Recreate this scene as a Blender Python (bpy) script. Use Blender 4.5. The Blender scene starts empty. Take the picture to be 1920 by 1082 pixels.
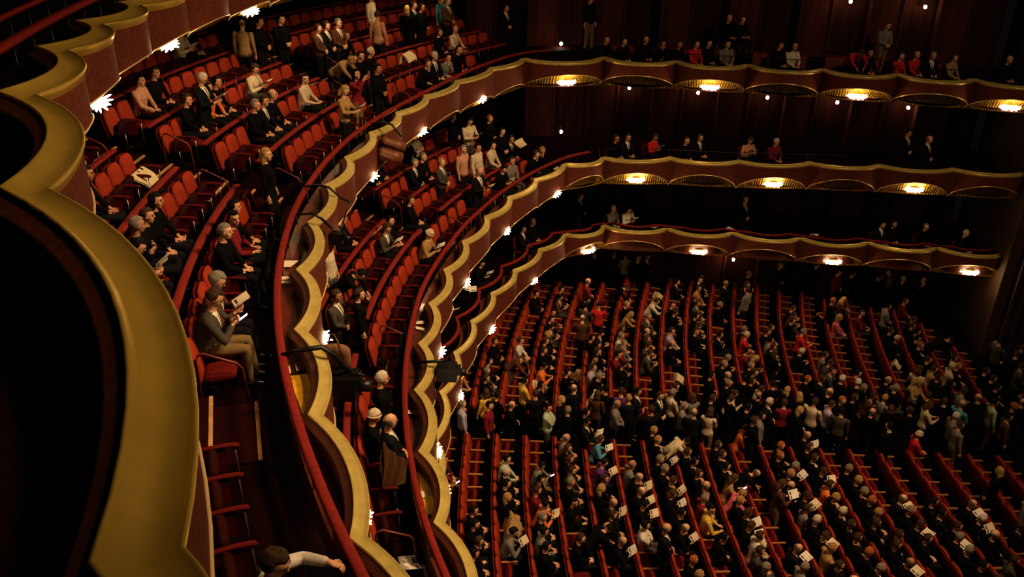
import bpy, math, random
from mathutils import Vector, Matrix
from mathutils.kdtree import KDTree
random.seed(11)
SC = bpy.context.scene; COL = SC.collection
PI = math.pi; R = math.radians
sin, cos, hyp = math.sin, math.cos, math.hypot
# ------------------------------------------------------------------ survey of the hall
F, TH, RO, CH = 1615.318, .455594, .0285653, 15.75      # focal length in px, camera pitch, roll, eye height over stalls floor
def ray(x, y):
    u = (x-960)/F; v = -(y-541)/F
    c, s = cos(RO), sin(RO); u, v = c*u-s*v, s*u+c*v
    return Vector((u, cos(TH)+v*sin(TH), -sin(TH)+v*cos(TH)))
def P(x, y, h):                                          # where a sight line meets the level h metres under the eye
    d = ray(x, y); t = -h/d.z
    return Vector((d.x*t, d.y*t, CH-h))
# ------------------------------------------------------------------ object helpers
def prop(o, label=None, cat=None, group=None, kind=None):
    if label: o['label'] = label
    if cat: o['category'] = cat
    if group: o['group'] = group
    if kind: o['kind'] = kind
    return o
def link(o, parent=None):
    COL.objects.link(o)
    if parent: o.parent = parent
    return o
def empty(name, loc, rz=0, **k):
    o = bpy.data.objects.new(name, None); o.location = loc; o.rotation_euler = (0, 0, rz); o.empty_display_size = .1
    return prop(link(o), **k)
class MB:
    def __init__(s): s.v = []; s.f = []; s.m = []; s.sm = []
    def add(s, vs, fs, m=0, smooth=False):
        n = len(s.v); s.v += [tuple(a) for a in vs]
        for f in fs: s.f.append(tuple(n+i for i in f)); s.m.append(m); s.sm.append(smooth)
    def box(s, c, d, m=0, rot=None, taper=1):
        vs = []
        for k in (-1, 1):
            tp = taper if k > 0 else 1
            for a, b in ((-1, -1), (1, -1), (1, 1), (-1, 1)):
                p = Vector((a*d[0]/2*tp, b*d[1]/2*tp, k*d[2]/2))
                if rot: p = rot @ p
                vs.append(p+Vector(c))
        s.add(vs, [(3, 2, 1, 0), (4, 5, 6, 7), (0, 1, 5, 4), (1, 2, 6, 5), (2, 3, 7, 6), (3, 0, 4, 7)], m)
    def tube(s, pts, r, n=8, m=0, cap=True):
        pts = [Vector(p) for p in pts]; rs = r if isinstance(r, (list, tuple)) else [r]*len(pts)
        vs = []
        for i, p in enumerate(pts):
            t = (pts[min(i+1, len(pts)-1)]-pts[max(i-1, 0)]).normalized()
            a = t.cross(Vector((0, 0, 1)))
            if a.length < .1: a = t.cross(Vector((1, 0, 0)))
            a.normalize(); b = t.cross(a)
            vs += [p+(a*cos(2*PI*j/n)+b*sin(2*PI*j/n))*rs[i] for j in range(n)]
        fs = []
        for i in range(len(pts)-1):
            for j in range(n):
                fs.append((i*n+j, i*n+(j+1) % n, (i+1)*n+(j+1) % n, (i+1)*n+j))
        if cap: fs += [tuple(range(n-1, -1, -1)), tuple((len(pts)-1)*n+j for j in range(n))]
        s.add(vs, fs, m, True)
    def rings(s, rings, m=0, cap=True, smooth=True):
        n = len(rings[0]); vs = [p for r in rings for p in r]; fs = []
        for i in range(len(rings)-1):
            for j in range(n): fs.append((i*n+j, i*n+(j+1) % n, (i+1)*n+(j+1) % n, (i+1)*n+j))
        if cap: fs += [tuple(range(n-1, -1, -1)), tuple((len(rings)-1)*n+j for j in range(n))]
        s.add(vs, fs, m, smooth)
    def ell(s, c, r, m=0, nu=10, nv=7, rot=None):
        vs = []; 
        for i in range(1, nv):
            a = PI*i/nv
            for j in range(nu):
                b = 2*PI*j/nu; p = Vector((r[0]*sin(a)*cos(b), r[1]*sin(a)*sin(b), r[2]*cos(a)))
                if rot: p = rot @ p
                vs.append(p+Vector(c))
        for k in (1, -1):
            p = Vector((0, 0, r[2]*k)); 
            if rot: p = rot @ p
            vs.append(p+Vector(c))
        t = len(vs)-2; fs = [(t, j, (j+1) % nu) for j in range(nu)]
        for i in range(nv-2):
            for j in range(nu): fs.append((i*nu+j, (i+1)*nu+j, (i+1)*nu+(j+1) % nu, i*nu+(j+1) % nu))
        o = (nv-2)*nu; fs += [(t+1, o+(j+1) % nu, o+j) for j in range(nu)]
        s.add(vs, fs, m, True)
    def strip(s, path, prof, m=0, smooth=True):           # path: [(pos, outward normal)], prof: [(out, up, mat)]
        n = len(prof); vs = []
        for p, nn in path:
            for q in prof: vs.append((p[0]+nn[0]*q[0], p[1]+nn[1]*q[0], p[2]+q[1]))
        base = len(s.v); s.v += vs
        for i in range(len(path)-1):
            for j in range(n-1):
                s.f.append((base+i*n+j, base+i*n+j+1, base+(i+1)*n+j+1, base+(i+1)*n+j))
                s.m.append(prof[j][2] if len(prof[j]) > 2 else m); s.sm.append(smooth)
    def mesh(s, name, mats):
        me = bpy.data.meshes.new(name); me.from_pydata(s.v, [], s.f)
        for m in mats: me.materials.append(m)
        me.polygons.foreach_set('material_index', s.m); me.polygons.foreach_set('use_smooth', s.sm)
        me.update(); return me
    def build(s, name, mats, parent=None, loc=None, rz=None, **k):
        if not isinstance(mats, (list, tuple)): mats = [mats]
        o = bpy.data.objects.new(name, s.mesh(name, mats)); link(o, parent)
        if loc is not None: o.location = loc
        if rz is not None: o.rotation_euler = (0, 0, rz)
        return prop(o, **k)
# ------------------------------------------------------------------ materials
def mat(name, col, rough=.6, metal=0, var=0, scale=20, col2=None, bump=0, emit=None, es=0, coat=0, sheen=0, spec=.5, detail=3, stretch=None):
    m = bpy.data.materials.new(name); m.use_nodes = True
    nt = m.node_tree; b = nt.nodes['Principled BSDF']
    b.inputs['Base Color'].default_value = (*col, 1); b.inputs['Roughness'].default_value = rough; b.inputs['Metallic'].default_value = metal
    b.inputs['Specular IOR Level'].default_value = spec; b.inputs['Coat Weight'].default_value = coat
    b.inputs['Sheen Weight'].default_value = sheen
    if emit: b.inputs['Emission Color'].default_value = (*emit, 1); b.inputs['Emission Strength'].default_value = es
    if var or bump:
        tc = nt.nodes.new('ShaderNodeTexCoord'); mp = nt.nodes.new('ShaderNodeMapping'); ns = nt.nodes.new('ShaderNodeTexNoise')
        nt.links.new(tc.outputs['Object'], mp.inputs[0]); nt.links.new(mp.outputs[0], ns.inputs['Vector'])
        if stretch: mp.inputs['Scale'].default_value = stretch
        ns.inputs['Scale'].default_value = scale; ns.inputs['Detail'].default_value = detail
        if var:
            rp = nt.nodes.new('ShaderNodeValToRGB'); c2 = col2 or tuple(c*(1-var) for c in col)
            rp.color_ramp.elements[0].position = .35; rp.color_ramp.elements[1].position = .68
            rp.color_ramp.elements[0].color = (*c2, 1); rp.color_ramp.elements[1].color = (*col, 1)
            nt.links.new(ns.outputs['Fac'], rp.inputs[0]); nt.links.new(rp.outputs[0], b.inputs['Base Color'])
        if bump:
            bp = nt.nodes.new('ShaderNodeBump'); bp.inputs['Strength'].default_value = bump; bp.inputs['Distance'].default_value = .01
            nt.links.new(ns.outputs['Fac'], bp.inputs['Height']); nt.links.new(bp.outputs[0], b.inputs['Normal'])
    return m
GOLD = mat('satin_gold_leaf', (.64, .48, .15), .40, .45, .2, 7, bump=.05)
GOLDB = mat('blurred_old_gold', (.70, .48, .10), .33, .72, .12, 3)
FLUTE = mat('fluted_brass', (.52, .33, .06), .35, .7, .3, 12)
BEAD = mat('gilt_bead', (.95, .72, .35), .3, .6, 0)
FASC = mat('maroon_plaster', (.135, .036, .019), .7, 0, .35, 14, bump=.25, spec=.12)
BROWN = mat('brown_leather', (.12, .035, .014), .45, 0, .3, 8)
SHELF = mat('red_brown_shelf', (.13, .028, .012), .38, 0, .3, 6, coat=.25)
SHELLO = mat('stalls_seat_shell', (.18, .020, .014), .6, 0, .2, 12, spec=.04)
RAILM = mat('red_velvet_rail', (.215, .024, .017), .7, 0, .25, 16, bump=.2, spec=.08)
VELV = mat('red_velvet', (.31, .042, .018), .75, 0, .25, 25, bump=.2, spec=.08)
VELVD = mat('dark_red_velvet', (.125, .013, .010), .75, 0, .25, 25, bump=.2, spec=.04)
UNDER = mat('black_seat_underside', (.030, .006, .005), .7, spec=.04); UNDER2 = mat('dark_red_seat', (.14, .012, .009), .75, spec=.04)  # dark red for the tipped-up stalls cushions
SHELLM = mat('maroon_seat_shell', (.11, .008, .006), .5, 0, .2, 12, spec=.04)
CARPET = mat('dark_red_carpet', (.014, .003, .0025), .95, 0, .4, 30, bump=.3, spec=.04)
CARPL = mat('red_aisle_carpet', (.028, .005, .004), .95, 0, .4, 30, bump=.3, spec=.04)
WOOD = mat('tan_wood', (.42, .17, .05), .45, 0, .3, 10, stretch=(1, 8, 1))
NOSE = mat('pale_wood_nosing', (.50, .27, .11), .5, 0, .3, 10)
BLACKM = mat('black_metal', (.008, .007, .007), .45, .3)
STEEL = mat('dull_steel', (.30, .22, .18), .35, .8)
REDTUBE = mat('red_painted_tube', (.13, .022, .014), .4, .2)
WALLM = mat('dark_wood_wall', (.045, .016, .010), .6, 0, .5, 2.2, stretch=(3, 3, .25), spec=.04)
COLM = mat('column_walnut', (.085, .028, .016), .5, 0, .4, 3, stretch=(3, 3, .3), spec=.04)
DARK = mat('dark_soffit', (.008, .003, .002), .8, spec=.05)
LAMPM = mat('lit_crystal', (1, .9, .75), .2, 0, emit=(1, .80, .52), es=26)
BULB = mat('lit_bulb', (1, .95, .9), .2, 0, emit=(1, .88, .72), es=60)
CREAM = mat('cream_paper', (.72, .58, .42), .7)
WHITE = mat('white_paper', (.80, .74, .66), .7)
INK = mat('printed_block', (.10, .05, .045), .7)
PHONE = mat('lit_phone_screen', (.1, .2, .5), .3, emit=(.45, .55, 1), es=3)
# ------------------------------------------------------------------ the horseshoe
CUSP = dict(
 A=[(685,1001),(594,775),(560,617),(560,505),(582,417),(615,347),(655,295),(701,249),(751,211),(806,180),(861,152),(920,127),(982,109),(1131,106),(1268,113),(1402,120),(1542,128),(1682,137),(1825,147)],
 B=[(824,978),(797,845),(784,731),(790,644),(810,569),(837,506),(873,453),(911,406),(959,370),(1006,336),(1059,306),(1130,294),(1257,295),(1386,301),(1518,304),(1650,309),(1787,316)],
 C=[(816,822),(829,735),(855,661),(887,602),(927,550),(967,507),(1012,467),(1059,438),(1130,421),(1252,427),(1375,435),(1502,445),(1628,453),(1757,463)],
 D=[(258,1030),(45,347),(30,170),(97,87),(167,39),(242,4)])
HR = dict(A=5.8, B=8.926, C=11.934, D=2.3)               # rim under the eye
CEN = dict(A=(19.88, 16.54), B=(19.76, 16.09), C=(20.28, 17.03), D=(19.88, 16.54))
RAD = dict(A=23.59, B=21.59, C=21.99, D=26.2)
NREAR = dict(A=13, B=11, C=8, D=6)
def level_path(L):
    c = CEN[L]; pts = [P(x, y, HR[L]) for x, y in CUSP[L]]
    n = NREAR[L]
    if L != 'D':
        for i in range(n-1):                              # the rear is a true circle
            a = math.atan2(pts[i].y-c[1], pts[i].x-c[0]); pts[i].x = c[0]+RAD[L]*cos(a); pts[i].y = c[1]+RAD[L]*sin(a)
        a0 = math.atan2(pts[0].y-c[1], pts[0].x-c[0]); st = R(4.95)
        pre = [Vector((c[0]+RAD[L]*cos(a0+st*k), c[1]+RAD[L]*sin(a0+st*k), pts[0].z)) for k in (4, 3, 2, 1)]
        d = (pts[-1]-pts[-2]); post = [pts[-1]+d*k for k in (1, 2)]
    else:
        pre = [Vector((-.9, -1.6, pts[0].z)), Vector((-1.15, .5, pts[0].z))]
        d0 = pts[-1]-pts[-2]; post = []; q = pts[-1]; a = math.atan2(d0.y, d0.x)
        for k in range(8):
            a -= R(5.2); q = q+Vector((cos(a), sin(a), 0))*2.15; post.append(q)
    return pre+pts+post, len(pre)
SAG = {}
for L in 'ABCD':
    SAG[L] = lambda i, L=L: (.21, {'A': .80, 'B': .42, 'C': .54, 'D': .21}[L])[1 if i >= NREAR[L]-1 and L != 'D' else 0] if L != 'D' else .38
LEV = {}
NS = 14
for L in 'ABCD':
    cps, off = level_path(L); c = Vector((*CEN[L], 0)); pts = []; info = []
    for i in range(len(cps)-1):
        a, b = cps[i], cps[i+1]; ch = b-a; ln = ch.length; nrm = Vector((ch.y, -ch.x, 0)).normalized()
        if nrm.dot(c-a) < 0: nrm = -nrm
        s = SAG[L](i-off)
        if L == 'D' and i-off == 0: s = .42
        rr = (ln*ln/4+s*s)/(2*s); ha = math.asin(ln/2/rr)
        mid = (a+b)/2; o = mid+nrm*(s-rr); t = ch/ln
        for k in range(NS+(1 if i == len(cps)-2 else 0)):
            al = -ha+2*ha*k/NS
            p = o+nrm*rr*cos(al)+t*rr*sin(al); q = a+ch*(k/NS)
            pts.append(p); info.append((i-off, k/NS, q, nrm*cos(al)+t*sin(al)))
    path = []
    for j, p in enumerate(pts):
        if info[j][1] == 0 and 0 < j < len(pts)-1:
            n1 = info[j][3]; t0 = (p-pts[j-1]).normalized(); n0 = Vector((t0.y, -t0.x, 0))
            if n0.dot(n1) < 0: n0 = -n0
            n = (n0+n1).normalized(); n = n/max(.6, n.dot(n1))
        else: n = info[j][3]
        path.append((p, n))
    LEV[L] = dict(cps=cps, off=off, path=path, info=info)
def behind(X, L):                                         # distance behind the line of cusps and the outward normal there
    best = None; cps = LEV[L]['cps']
    for i in range(len(cps)-1):
        a, b = cps[i], cps[i+1]; ch = b-a; t = max(0, min(1, (Vector((X.x, X.y, a.z))-a).dot(ch)/ch.dot(ch)))
        q = a+ch*t; d = hyp(X.x-q.x, X.y-q.y)
        if best is None or d < best[0]:
            n = Vector((ch.y, -ch.x, 0)).normalized(); c = Vector((*CEN[L], 0))
            if n.dot(c-a) < 0: n = -n
            sg = -1 if (Vector((X.x, X.y, a.z))-q).dot(n) > 0 else 1
            best = (d, sg, n, i-LEV[L]['off'])
    return best[0]*best[1], best[2], best[3]
LN = dict(A='dress_circle', B='grand_tier', C='parterre', D='balcony')
LW = dict(A='upper middle balcony', B='lower middle balcony', C='lowest balcony', D='nearest top balcony')
TRIMN = dict(D=1, A=2, B=3, C=4)
FH = .97
def arch(t, L='A', i=0): return (.26 if (i < NREAR[L]-1 or L == 'D') else dict(A=.56, B=.55, C=.62)[L])*max(0, sin(PI*t))**.75
for L in 'DABC':
    lv = LEV[L]; path = lv['path']; w = 1.8 if L == 'D' else 1.0
    g = MB()
    prof = [(-.185, -.34 if L in 'AB' else -.86, 1), (-.185, -.085, 1), (-.17, -.07, 1), (-.098, -.028, 1), (-.092, -.02, 0), (-.088, .008, 0), (-.074, .009, 0), (-.066, -.006, 0),
            (-.04, -.014, 0), (-.01, -.026, 0), (.025, -.036, 0), (.052, -.042, 0), (.060, -.034, 0), (.072, -.036, 0), (.076, -.055, 0), (.066, -.085, 0), (.058, -.12, 0)]
    if L == 'D': prof = [(-.30, -.86, 1), (-.30, -.13, 1), (-.27, -.10, 1), (-.175, -.035, 1), (-.165, -.02, 0), (-.160, .010, 0), (-.142, .012, 0), (-.13, -.006, 0)]+[(-.13+.26*k/9, -.006-.045*k/9-.05*sin(PI*k/9), 0) for k in range(1, 10)]+[(.136, -.044, 0), (.150, -.046, 0), (.156, -.065, 0), (.14, -.11, 0), (.11, -.18, 0)]
    g.strip(path, prof)
    g.build('trim_%d' % TRIMN[L], [GOLDB if L == 'D' else GOLD, BROWN], label='scalloped gold rim on the '+LW[L], cat='rim', kind='structure')
    m = MB(); n = len(path); vs = []; K = 4
    for j, (p, nn) in enumerate(path):
        i, t, q, _ = lv['info'][j]
        ho = .062*w; top = p.z-.10*w; bot = p.z-FH+arch(t, L, i)
        for k in range(K+1):
            z = top+(bot-top)*k/K; vs.append((p.x+nn.x*ho, p.y+nn.y*ho, z))
    base = len(m.v); m.v += vs
    for j in range(n-1):
        for k in range(K): m.f.append((base+j*(K+1)+k, base+j*(K+1)+k+1, base+(j+1)*(K+1)+k+1, base+(j+1)*(K+1)+k)); m.m.append(0); m.sm.append(k < K)
    m.build('wall_'+LN[L]+'_front', [FASC], label='maroon scalloped front of the '+LW[L], cat='balcony front', kind='structure')
    # gilt bead along the lower edge, and fluted niche under each arch
    bd = MB()
    bd.tube([Vector((p.x+nn.x*(.062*w+.006), p.y+nn.y*(.062*w+.006), p.z-FH+arch(lv['info'][j][1], L, lv['info'][j][0]))) for j, (p, nn) in enumerate(path)], .014, 5)
    for f in range(0, len(bd.v)-10, 15): pass
    bd.build('trim_%d' % (TRIMN[L]+4), [BEAD], label='beaded gilt edge under the '+LW[L], cat='bead', kind='structure')
    fl = MB()
    for ci in range(len(lv['cps'])-1):
        a, b = lv['cps'][ci], lv['cps'][ci+1]; N = 60; ch = b-a; nrm = None
        j0 = ci*NS; seg = path[j0:j0+NS+1]
        def sp(t):
            x = min(NS-1e-6, t*NS); k = int(x); u = x-k; return seg[k][0].lerp(seg[k+1][0], u) if k+1 < len(seg) else seg[-1][0]
        vs = []; M = 5
        inn = lv['info'][j0+NS//2][3]
        for k in range(N+1):
            t = k/N; top = sp(t)+inn*.055*w; zt = a.z-FH+arch(t, L, ci-lv['off']); q = (a+ch*t).lerp(sp(t), .18)
            fl_ = (.04 if k % 2 else 0)
            for r in range(M+1):
                u = r/M; e = sin(u*PI/2)
                x = top.x+(q.x-top.x)*e - inn.x*fl_; y = top.y+(q.y-top.y)*e - inn.y*fl_
                vs.append((x, y, zt+(a.z-FH-.005-zt)*(1-cos(u*PI/2))))
        bs = len(fl.v); fl.v += vs
        for k in range(N):
            for r in range(M): fl.f.append((bs+k*(M+1)+r, bs+k*(M+1)+r+1, bs+(k+1)*(M+1)+r+1, bs+(k+1)*(M+1)+r)); fl.m.append(0); fl.sm.append(False)
    fl.build('trim_%d' % (TRIMN[L]+8), [FLUTE], label='fluted gold niches under the '+LW[L], cat='niche', kind='structure')
# ------------------------------------------------------------------ room shell
def offs(L, d):                                           # line d metres behind the cusps
    out = []
    for i, p in enumerate(LEV[L]['cps']):
        cp = LEV[L]['cps']; t = (cp[min(i+1, len(cp)-1)]-cp[max(i-1, 0)]).normalized(); n = Vector((t.y, -t.x, 0))
        if n.dot(Vector((*CEN[L], 0))-p) < 0: n = -n
        out.append(p-n*d)
    return out
fl = MB(); fl.add([(-16, -12, 0), (30, -12, 0), (30, 40, 0), (-16, 40, 0)], [(0, 1, 2, 3)])
fl.build('floor', [mat('dark_stalls_floor', (.006, .002, .002), .95, 0, .4, 2, spec=.04)], label='dark carpeted stalls floor', cat='floor', kind='structure')
# far side wall and rear wall
sw = [(-14, 36.2), (-3.5, 36.2), (.2, 35), (1.6, 34.1), (3, 33.9), (17.2, 31.9)]
w = MB(); 
for a, b in zip(sw, sw[1:]): w.add([(*a, 0), (*b, 0), (*b, 19), (*a, 19)], [(0, 1, 2, 3)])
w.build('wall_far', [WALLM], label='dark wood-panelled wall behind the far boxes', cat='wall', kind='structure')
w = MB(); arcp = [(19.88+34*cos(R(a)), 16.54+34*sin(R(a))) for a in range(148, 222, 4)]
for a, b in zip(arcp, arcp[1:]): w.add([(*a, 0), (*b, 0), (*b, 21), (*a, 21)], [(0, 1, 2, 3)])
w.build('wall_rear', [WALLM], label='dark curved wall at the back of the hall', cat='wall', kind='structure')
pe = P(1862, 512, 11.93+FH); wq = MB()
wq.box((pe.x+1.3, pe.y+1.2, 9.5), (2.6, 5.2, 19.2), 0, Matrix.Rotation(R(-8), 3, 'Z'))
for k in range(6): wq.box((pe.x+.05+.3*k, pe.y-1.5-.035*k, 9.5), (.07, .06, 19.2))
wq.build('wall_proscenium', [mat('proscenium_brown', (.06, .028, .012), .6, 0, .4, 2)], label='tall brown ribbed pier at the stage end', cat='wall', kind='structure')
w = MB(); w.add([(-16, -12, 27), (30, -12, 27), (30, 40, 27), (-16, 40, 27)], [(0, 1, 2, 3)])
w.build('ceiling', [DARK], label='dark ceiling above the hall', cat='ceiling', kind='structure')
# slabs: soffit and tread terraces per level
ROWS = dict(A=dict(r0=25.05, pr=1.13, h0=6.65, ph=.33, rail0=25.30, railh=5.70, railp=.33, n=6),
            B=dict(r0=22.66, pr=1.0, h0=9.72, ph=.18, rail0=22.87, railh=8.76, railp=.17, n=6))
def arcpt(c, r, a, z): return Vector((c[0]+r*cos(R(a)), c[1]+r*sin(R(a)), z))
for L in 'ABCD':
    cp = LEV[L]['cps']; c = CEN[L]; m = MB(); zb = CH-HR[L]-FH+.01; zt = CH-HR[L]-.86
    front = [p for p in cp]; back = []
    for p in cp:
        d = Vector((p.x-c[0], p.y-c[1], 0)); 
        if p.x > 1.5 and L != 'D' and p.y > 20: q = Vector((p.x-.2, 33.95-.14*(p.x-3), 0))
        else: q = Vector((c[0], c[1], 0))+d.normalized()*33.8
        back.append(q)
    inset = offs(L, .10)
    for i in range(len(cp)-1):
        a, b = inset[i], inset[i+1]; A_, B_ = back[i], back[i+1]
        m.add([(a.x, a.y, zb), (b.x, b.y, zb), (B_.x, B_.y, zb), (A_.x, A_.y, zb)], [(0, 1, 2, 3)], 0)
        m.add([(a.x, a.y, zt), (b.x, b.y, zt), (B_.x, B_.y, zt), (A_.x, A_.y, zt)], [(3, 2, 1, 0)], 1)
    for j in range(len(LEV[L]['path'])-1):
        ci = j//NS; t0, t1 = (j % NS)/NS, (j % NS+1)/NS; (p, n), (p2, n2) = LEV[L]['path'][j], LEV[L]['path'][j+1]; w_ = .18 if L != 'D' else .28
        q, q2 = inset[ci].lerp(inset[ci+1], t0), inset[ci].lerp(inset[ci+1], t1)
        m.add([(p.x-n.x*w_, p.y-n.y*w_, zt+.004), (p2.x-n2.x*w_, p2.y-n2.y*w_, zt+.004), (q2.x, q2.y, zt+.004), (q.x, q.y, zt+.004)], [(3, 2, 1, 0)], 1)
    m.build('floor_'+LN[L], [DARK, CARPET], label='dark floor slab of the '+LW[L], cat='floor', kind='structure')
for L in 'AB':
    q = ROWS[L]; c = CEN[L]; m = MB()
    a0, a1 = (142.5, 214) if L == 'A' else (146, 212)
    NA = 40
    for k in range(1, q['n']+3):
        rf = q['r0']+q['pr']*(k-1)-.83; rb = rf+q['pr'] if k < q['n']+2 else 33.5; z = CH-(q['h0']-q['ph']*(k-1)); zp = z-q['ph'] if k > 1 else z-.03
        for j in range(NA):
            u, v = a0+(a1-a0)*j/NA, a0+(a1-a0)*(j+1)/NA
            m.add([arcpt(c, rf, u, z), arcpt(c, rf, v, z), arcpt(c, rb, v, z), arcpt(c, rb, u, z)], [(3, 2, 1, 0)])
            m.add([arcpt(c, rf, u, zp), arcpt(c, rf, v, zp), arcpt(c, rf, v, z), arcpt(c, rf, u, z)], [(0, 1, 2, 3)])
    m.build('floor_'+LN[L]+'_steps', [CARPET], label='stepped carpet terraces of the '+LW[L], cat='floor', kind='structure')
# ledge (shelf) between rim and front rail
RAILPX = dict(
 A=[(1035,93),(980,96),(930,112),(880,130),(830,155),(780,180),(730,205),(690,231),(655,255),(605,305),(575,347),(550,390),(537,430),(522,487),(517,550),(520,612),(527,667),(537,720),(565,820),(600,912),(647,1024),(690,1100)],
 B=[(1105,284),(1067,290),(997,322),(937,360),(870,420),(830,472),(804,514),(790,540),(775,590),(765,640),(759,700),(757,745),(760,790),(767,850),(777,907),(800,992),(825,1057),(850,1110)])
RAIL = {}
def resample(pts, n):
    d = [0]
    for a, b in zip(pts, pts[1:]): d.append(d[-1]+(b-a).length)
    out = []
    for k in range(n+1):
        s = d[-1]*k/n; i = 0
        while i < len(d)-2 and d[i+1] < s: i += 1
        out.append(pts[i].lerp(pts[i+1], (s-d[i])/max(1e-6, d[i+1]-d[i])))
    return out
def smooth(pts, it=6):
    for _ in range(it): pts = [pts[0]]+[(pts[i-1]+pts[i]*2+pts[i+1])/4 for i in range(1, len(pts)-1)]+[pts[-1]]
    return pts
def rail_thing(pts, label, group, zfloor, w=.10, t=.045, post=1.1, cat='rail', scal=False):
    pts = resample(pts, max(2, int(sum((b-a).length for a, b in zip(pts, pts[1:]))/.28)))
    o = empty('padded_rail', pts[len(pts)//2].copy()-Vector((0, 0, pts[0].z-zfloor)), label=label, cat=cat, group=group); base = o.location
    path = []
    for i, p in enumerate(pts):
        tt = (pts[min(i+1, len(pts)-1)]-pts[max(0, i-1)]).normalized(); path.append((p-base, Vector((tt.y, -tt.x, 0))))
    m = MB(); pf = [(-w/2, -t, 0), (-w/2, 0, 0), (-w*.3, t*.45, 0), (w*.3, t*.45, 0), (w/2, 0, 0), (w/2, -t, 0), (-w/2, -t, 0)]
    m.strip(path, pf)
    for e in (0, -1):
        p, n = path[e]; m.add([(p[0]+n[0]*a[0], p[1]+n[1]*a[0], p[2]+a[1]) for a in pf[:6]], [(0, 1, 2, 3, 4, 5)])
    m.build('padded_bar', [RAILM], o)
    st = max(1, int(post/.28))
    for i in range(st//2, len(path), st):
        p = path[i][0]; b = MB(); b.tube([(p[0], p[1], 0), (p[0], p[1], p[2]-t)], .011, 6); b.build('post', [BLACKM], o)
    return o
for L in 'AB':
    h = HR[L]-.04
    pts = smooth(resample([P(x, y, h) for x, y in RAILPX[L]], 60), 4); RAIL[L] = pts
    rail_thing(pts, 'long red padded front rail of the '+LW[L], None, CH-(ROWS[L]['h0']), post=1.15, w=.11)
    # shelf
    m = MB(); zs = CH-HR[L]-.33; inner = []; lv = LEV[L]
    js = [j for j in range(len(lv['path'])) if (lv['info'][j][0] < NREAR[L]-1)]
    for j in js:
        p, n = lv['path'][j]; best = min(RAIL[L], key=lambda q: hyp(q.x-p.x, q.y-p.y)); q = best+(best-p).normalized()*.02
        inner.append(((p.x-n.x*.10, p.y-n.y*.10, zs), (q.x, q.y, zs)))
    for a, b in zip(inner, inner[1:]): m.add([a[0], b[0], b[1], a[1]], [(0, 1, 2, 3)])
    for a, b in zip(inner, inner[1:]): m.add([a[1], b[1], (b[1][0], b[1][1], zs-.45), (a[1][0], a[1][1], zs-.45)], [(0, 1, 2, 3)])
    m.build('trim_%d' % (13+'AB'.index(L)), [SHELF], label='polished red-brown ledge behind the rim of the '+LW[L], cat='ledge', kind='structure')
# parterre: scalloped rail behind the rim, all along
pts = []
for j, (p, n) in enumerate(LEV['C']['path']):
    i = LEV['C']['info'][j][0]
    if i < -2 or i > NREAR['C']+7: continue
    d = .46 if i < NREAR['C']-1 else .42
    pts.append(Vector((p.x-n.x*d, p.y-n.y*d, CH-HR['C']+.04)))
def raw_rail(pts, label, zf, w=.1):
    o = empty('scalloped_rail', pts[len(pts)//2]-Vector((0, 0, pts[0].z-zf)), label=label, cat='rail'); base = o.location
    path = []
    for i, p in enumerate(pts):
        tt = (pts[min(i+1, len(pts)-1)]-pts[max(0, i-1)]).normalized(); path.append((p-base, Vector((tt.y, -tt.x, 0))))
    m = MB(); m.strip(path, [(-w/2, -.07, 0), (-w/2, 0, 0), (-w*.3, .02, 0), (w*.3, .02, 0), (w/2, 0, 0), (w/2, -.07, 0), (-w/2, -.07, 0)]); m.build('padded_bar', [RAILM], o)
    for i in range(0, len(path), NS):
        p = path[i][0]; b = MB(); b.tube([(p[0], p[1], 0), (p[0], p[1], p[2]-.06)], .014, 6); b.build('post', [BLACKM], o)
k0 = (NREAR['C']-1+2)*NS
raw_rail(pts[:k0+12], 'red scalloped rail curving behind the lowest gold rim', CH-HR['C']-.86)
raw_rail(pts[k0:], 'dark red scalloped rail along the far boxes of the lowest balcony', CH-HR['C']-.86, .06)
m = MB(); zs = CH-HR['C']-.34
pp = LEV['C']['path']
for a, b in zip(pp, pp[1:]):
    m.add([(a[0].x-a[1].x*.1, a[0].y-a[1].y*.1, zs), (b[0].x-b[1].x*.1, b[0].y-b[1].y*.1, zs), (b[0].x-b[1].x*.42, b[0].y-b[1].y*.42, zs), (a[0].x-a[1].x*.42, a[0].y-a[1].y*.42, zs)], [(0, 1, 2, 3)])
m.build('trim_15', [BROWN], label='dark ledge inside the rim of the lowest balcony', cat='ledge', kind='structure')
OC = (49.61, 19.53); OR0, OPR = 50.8, .85; OH = 15.75; OROWS = range(-1, 20)
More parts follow.
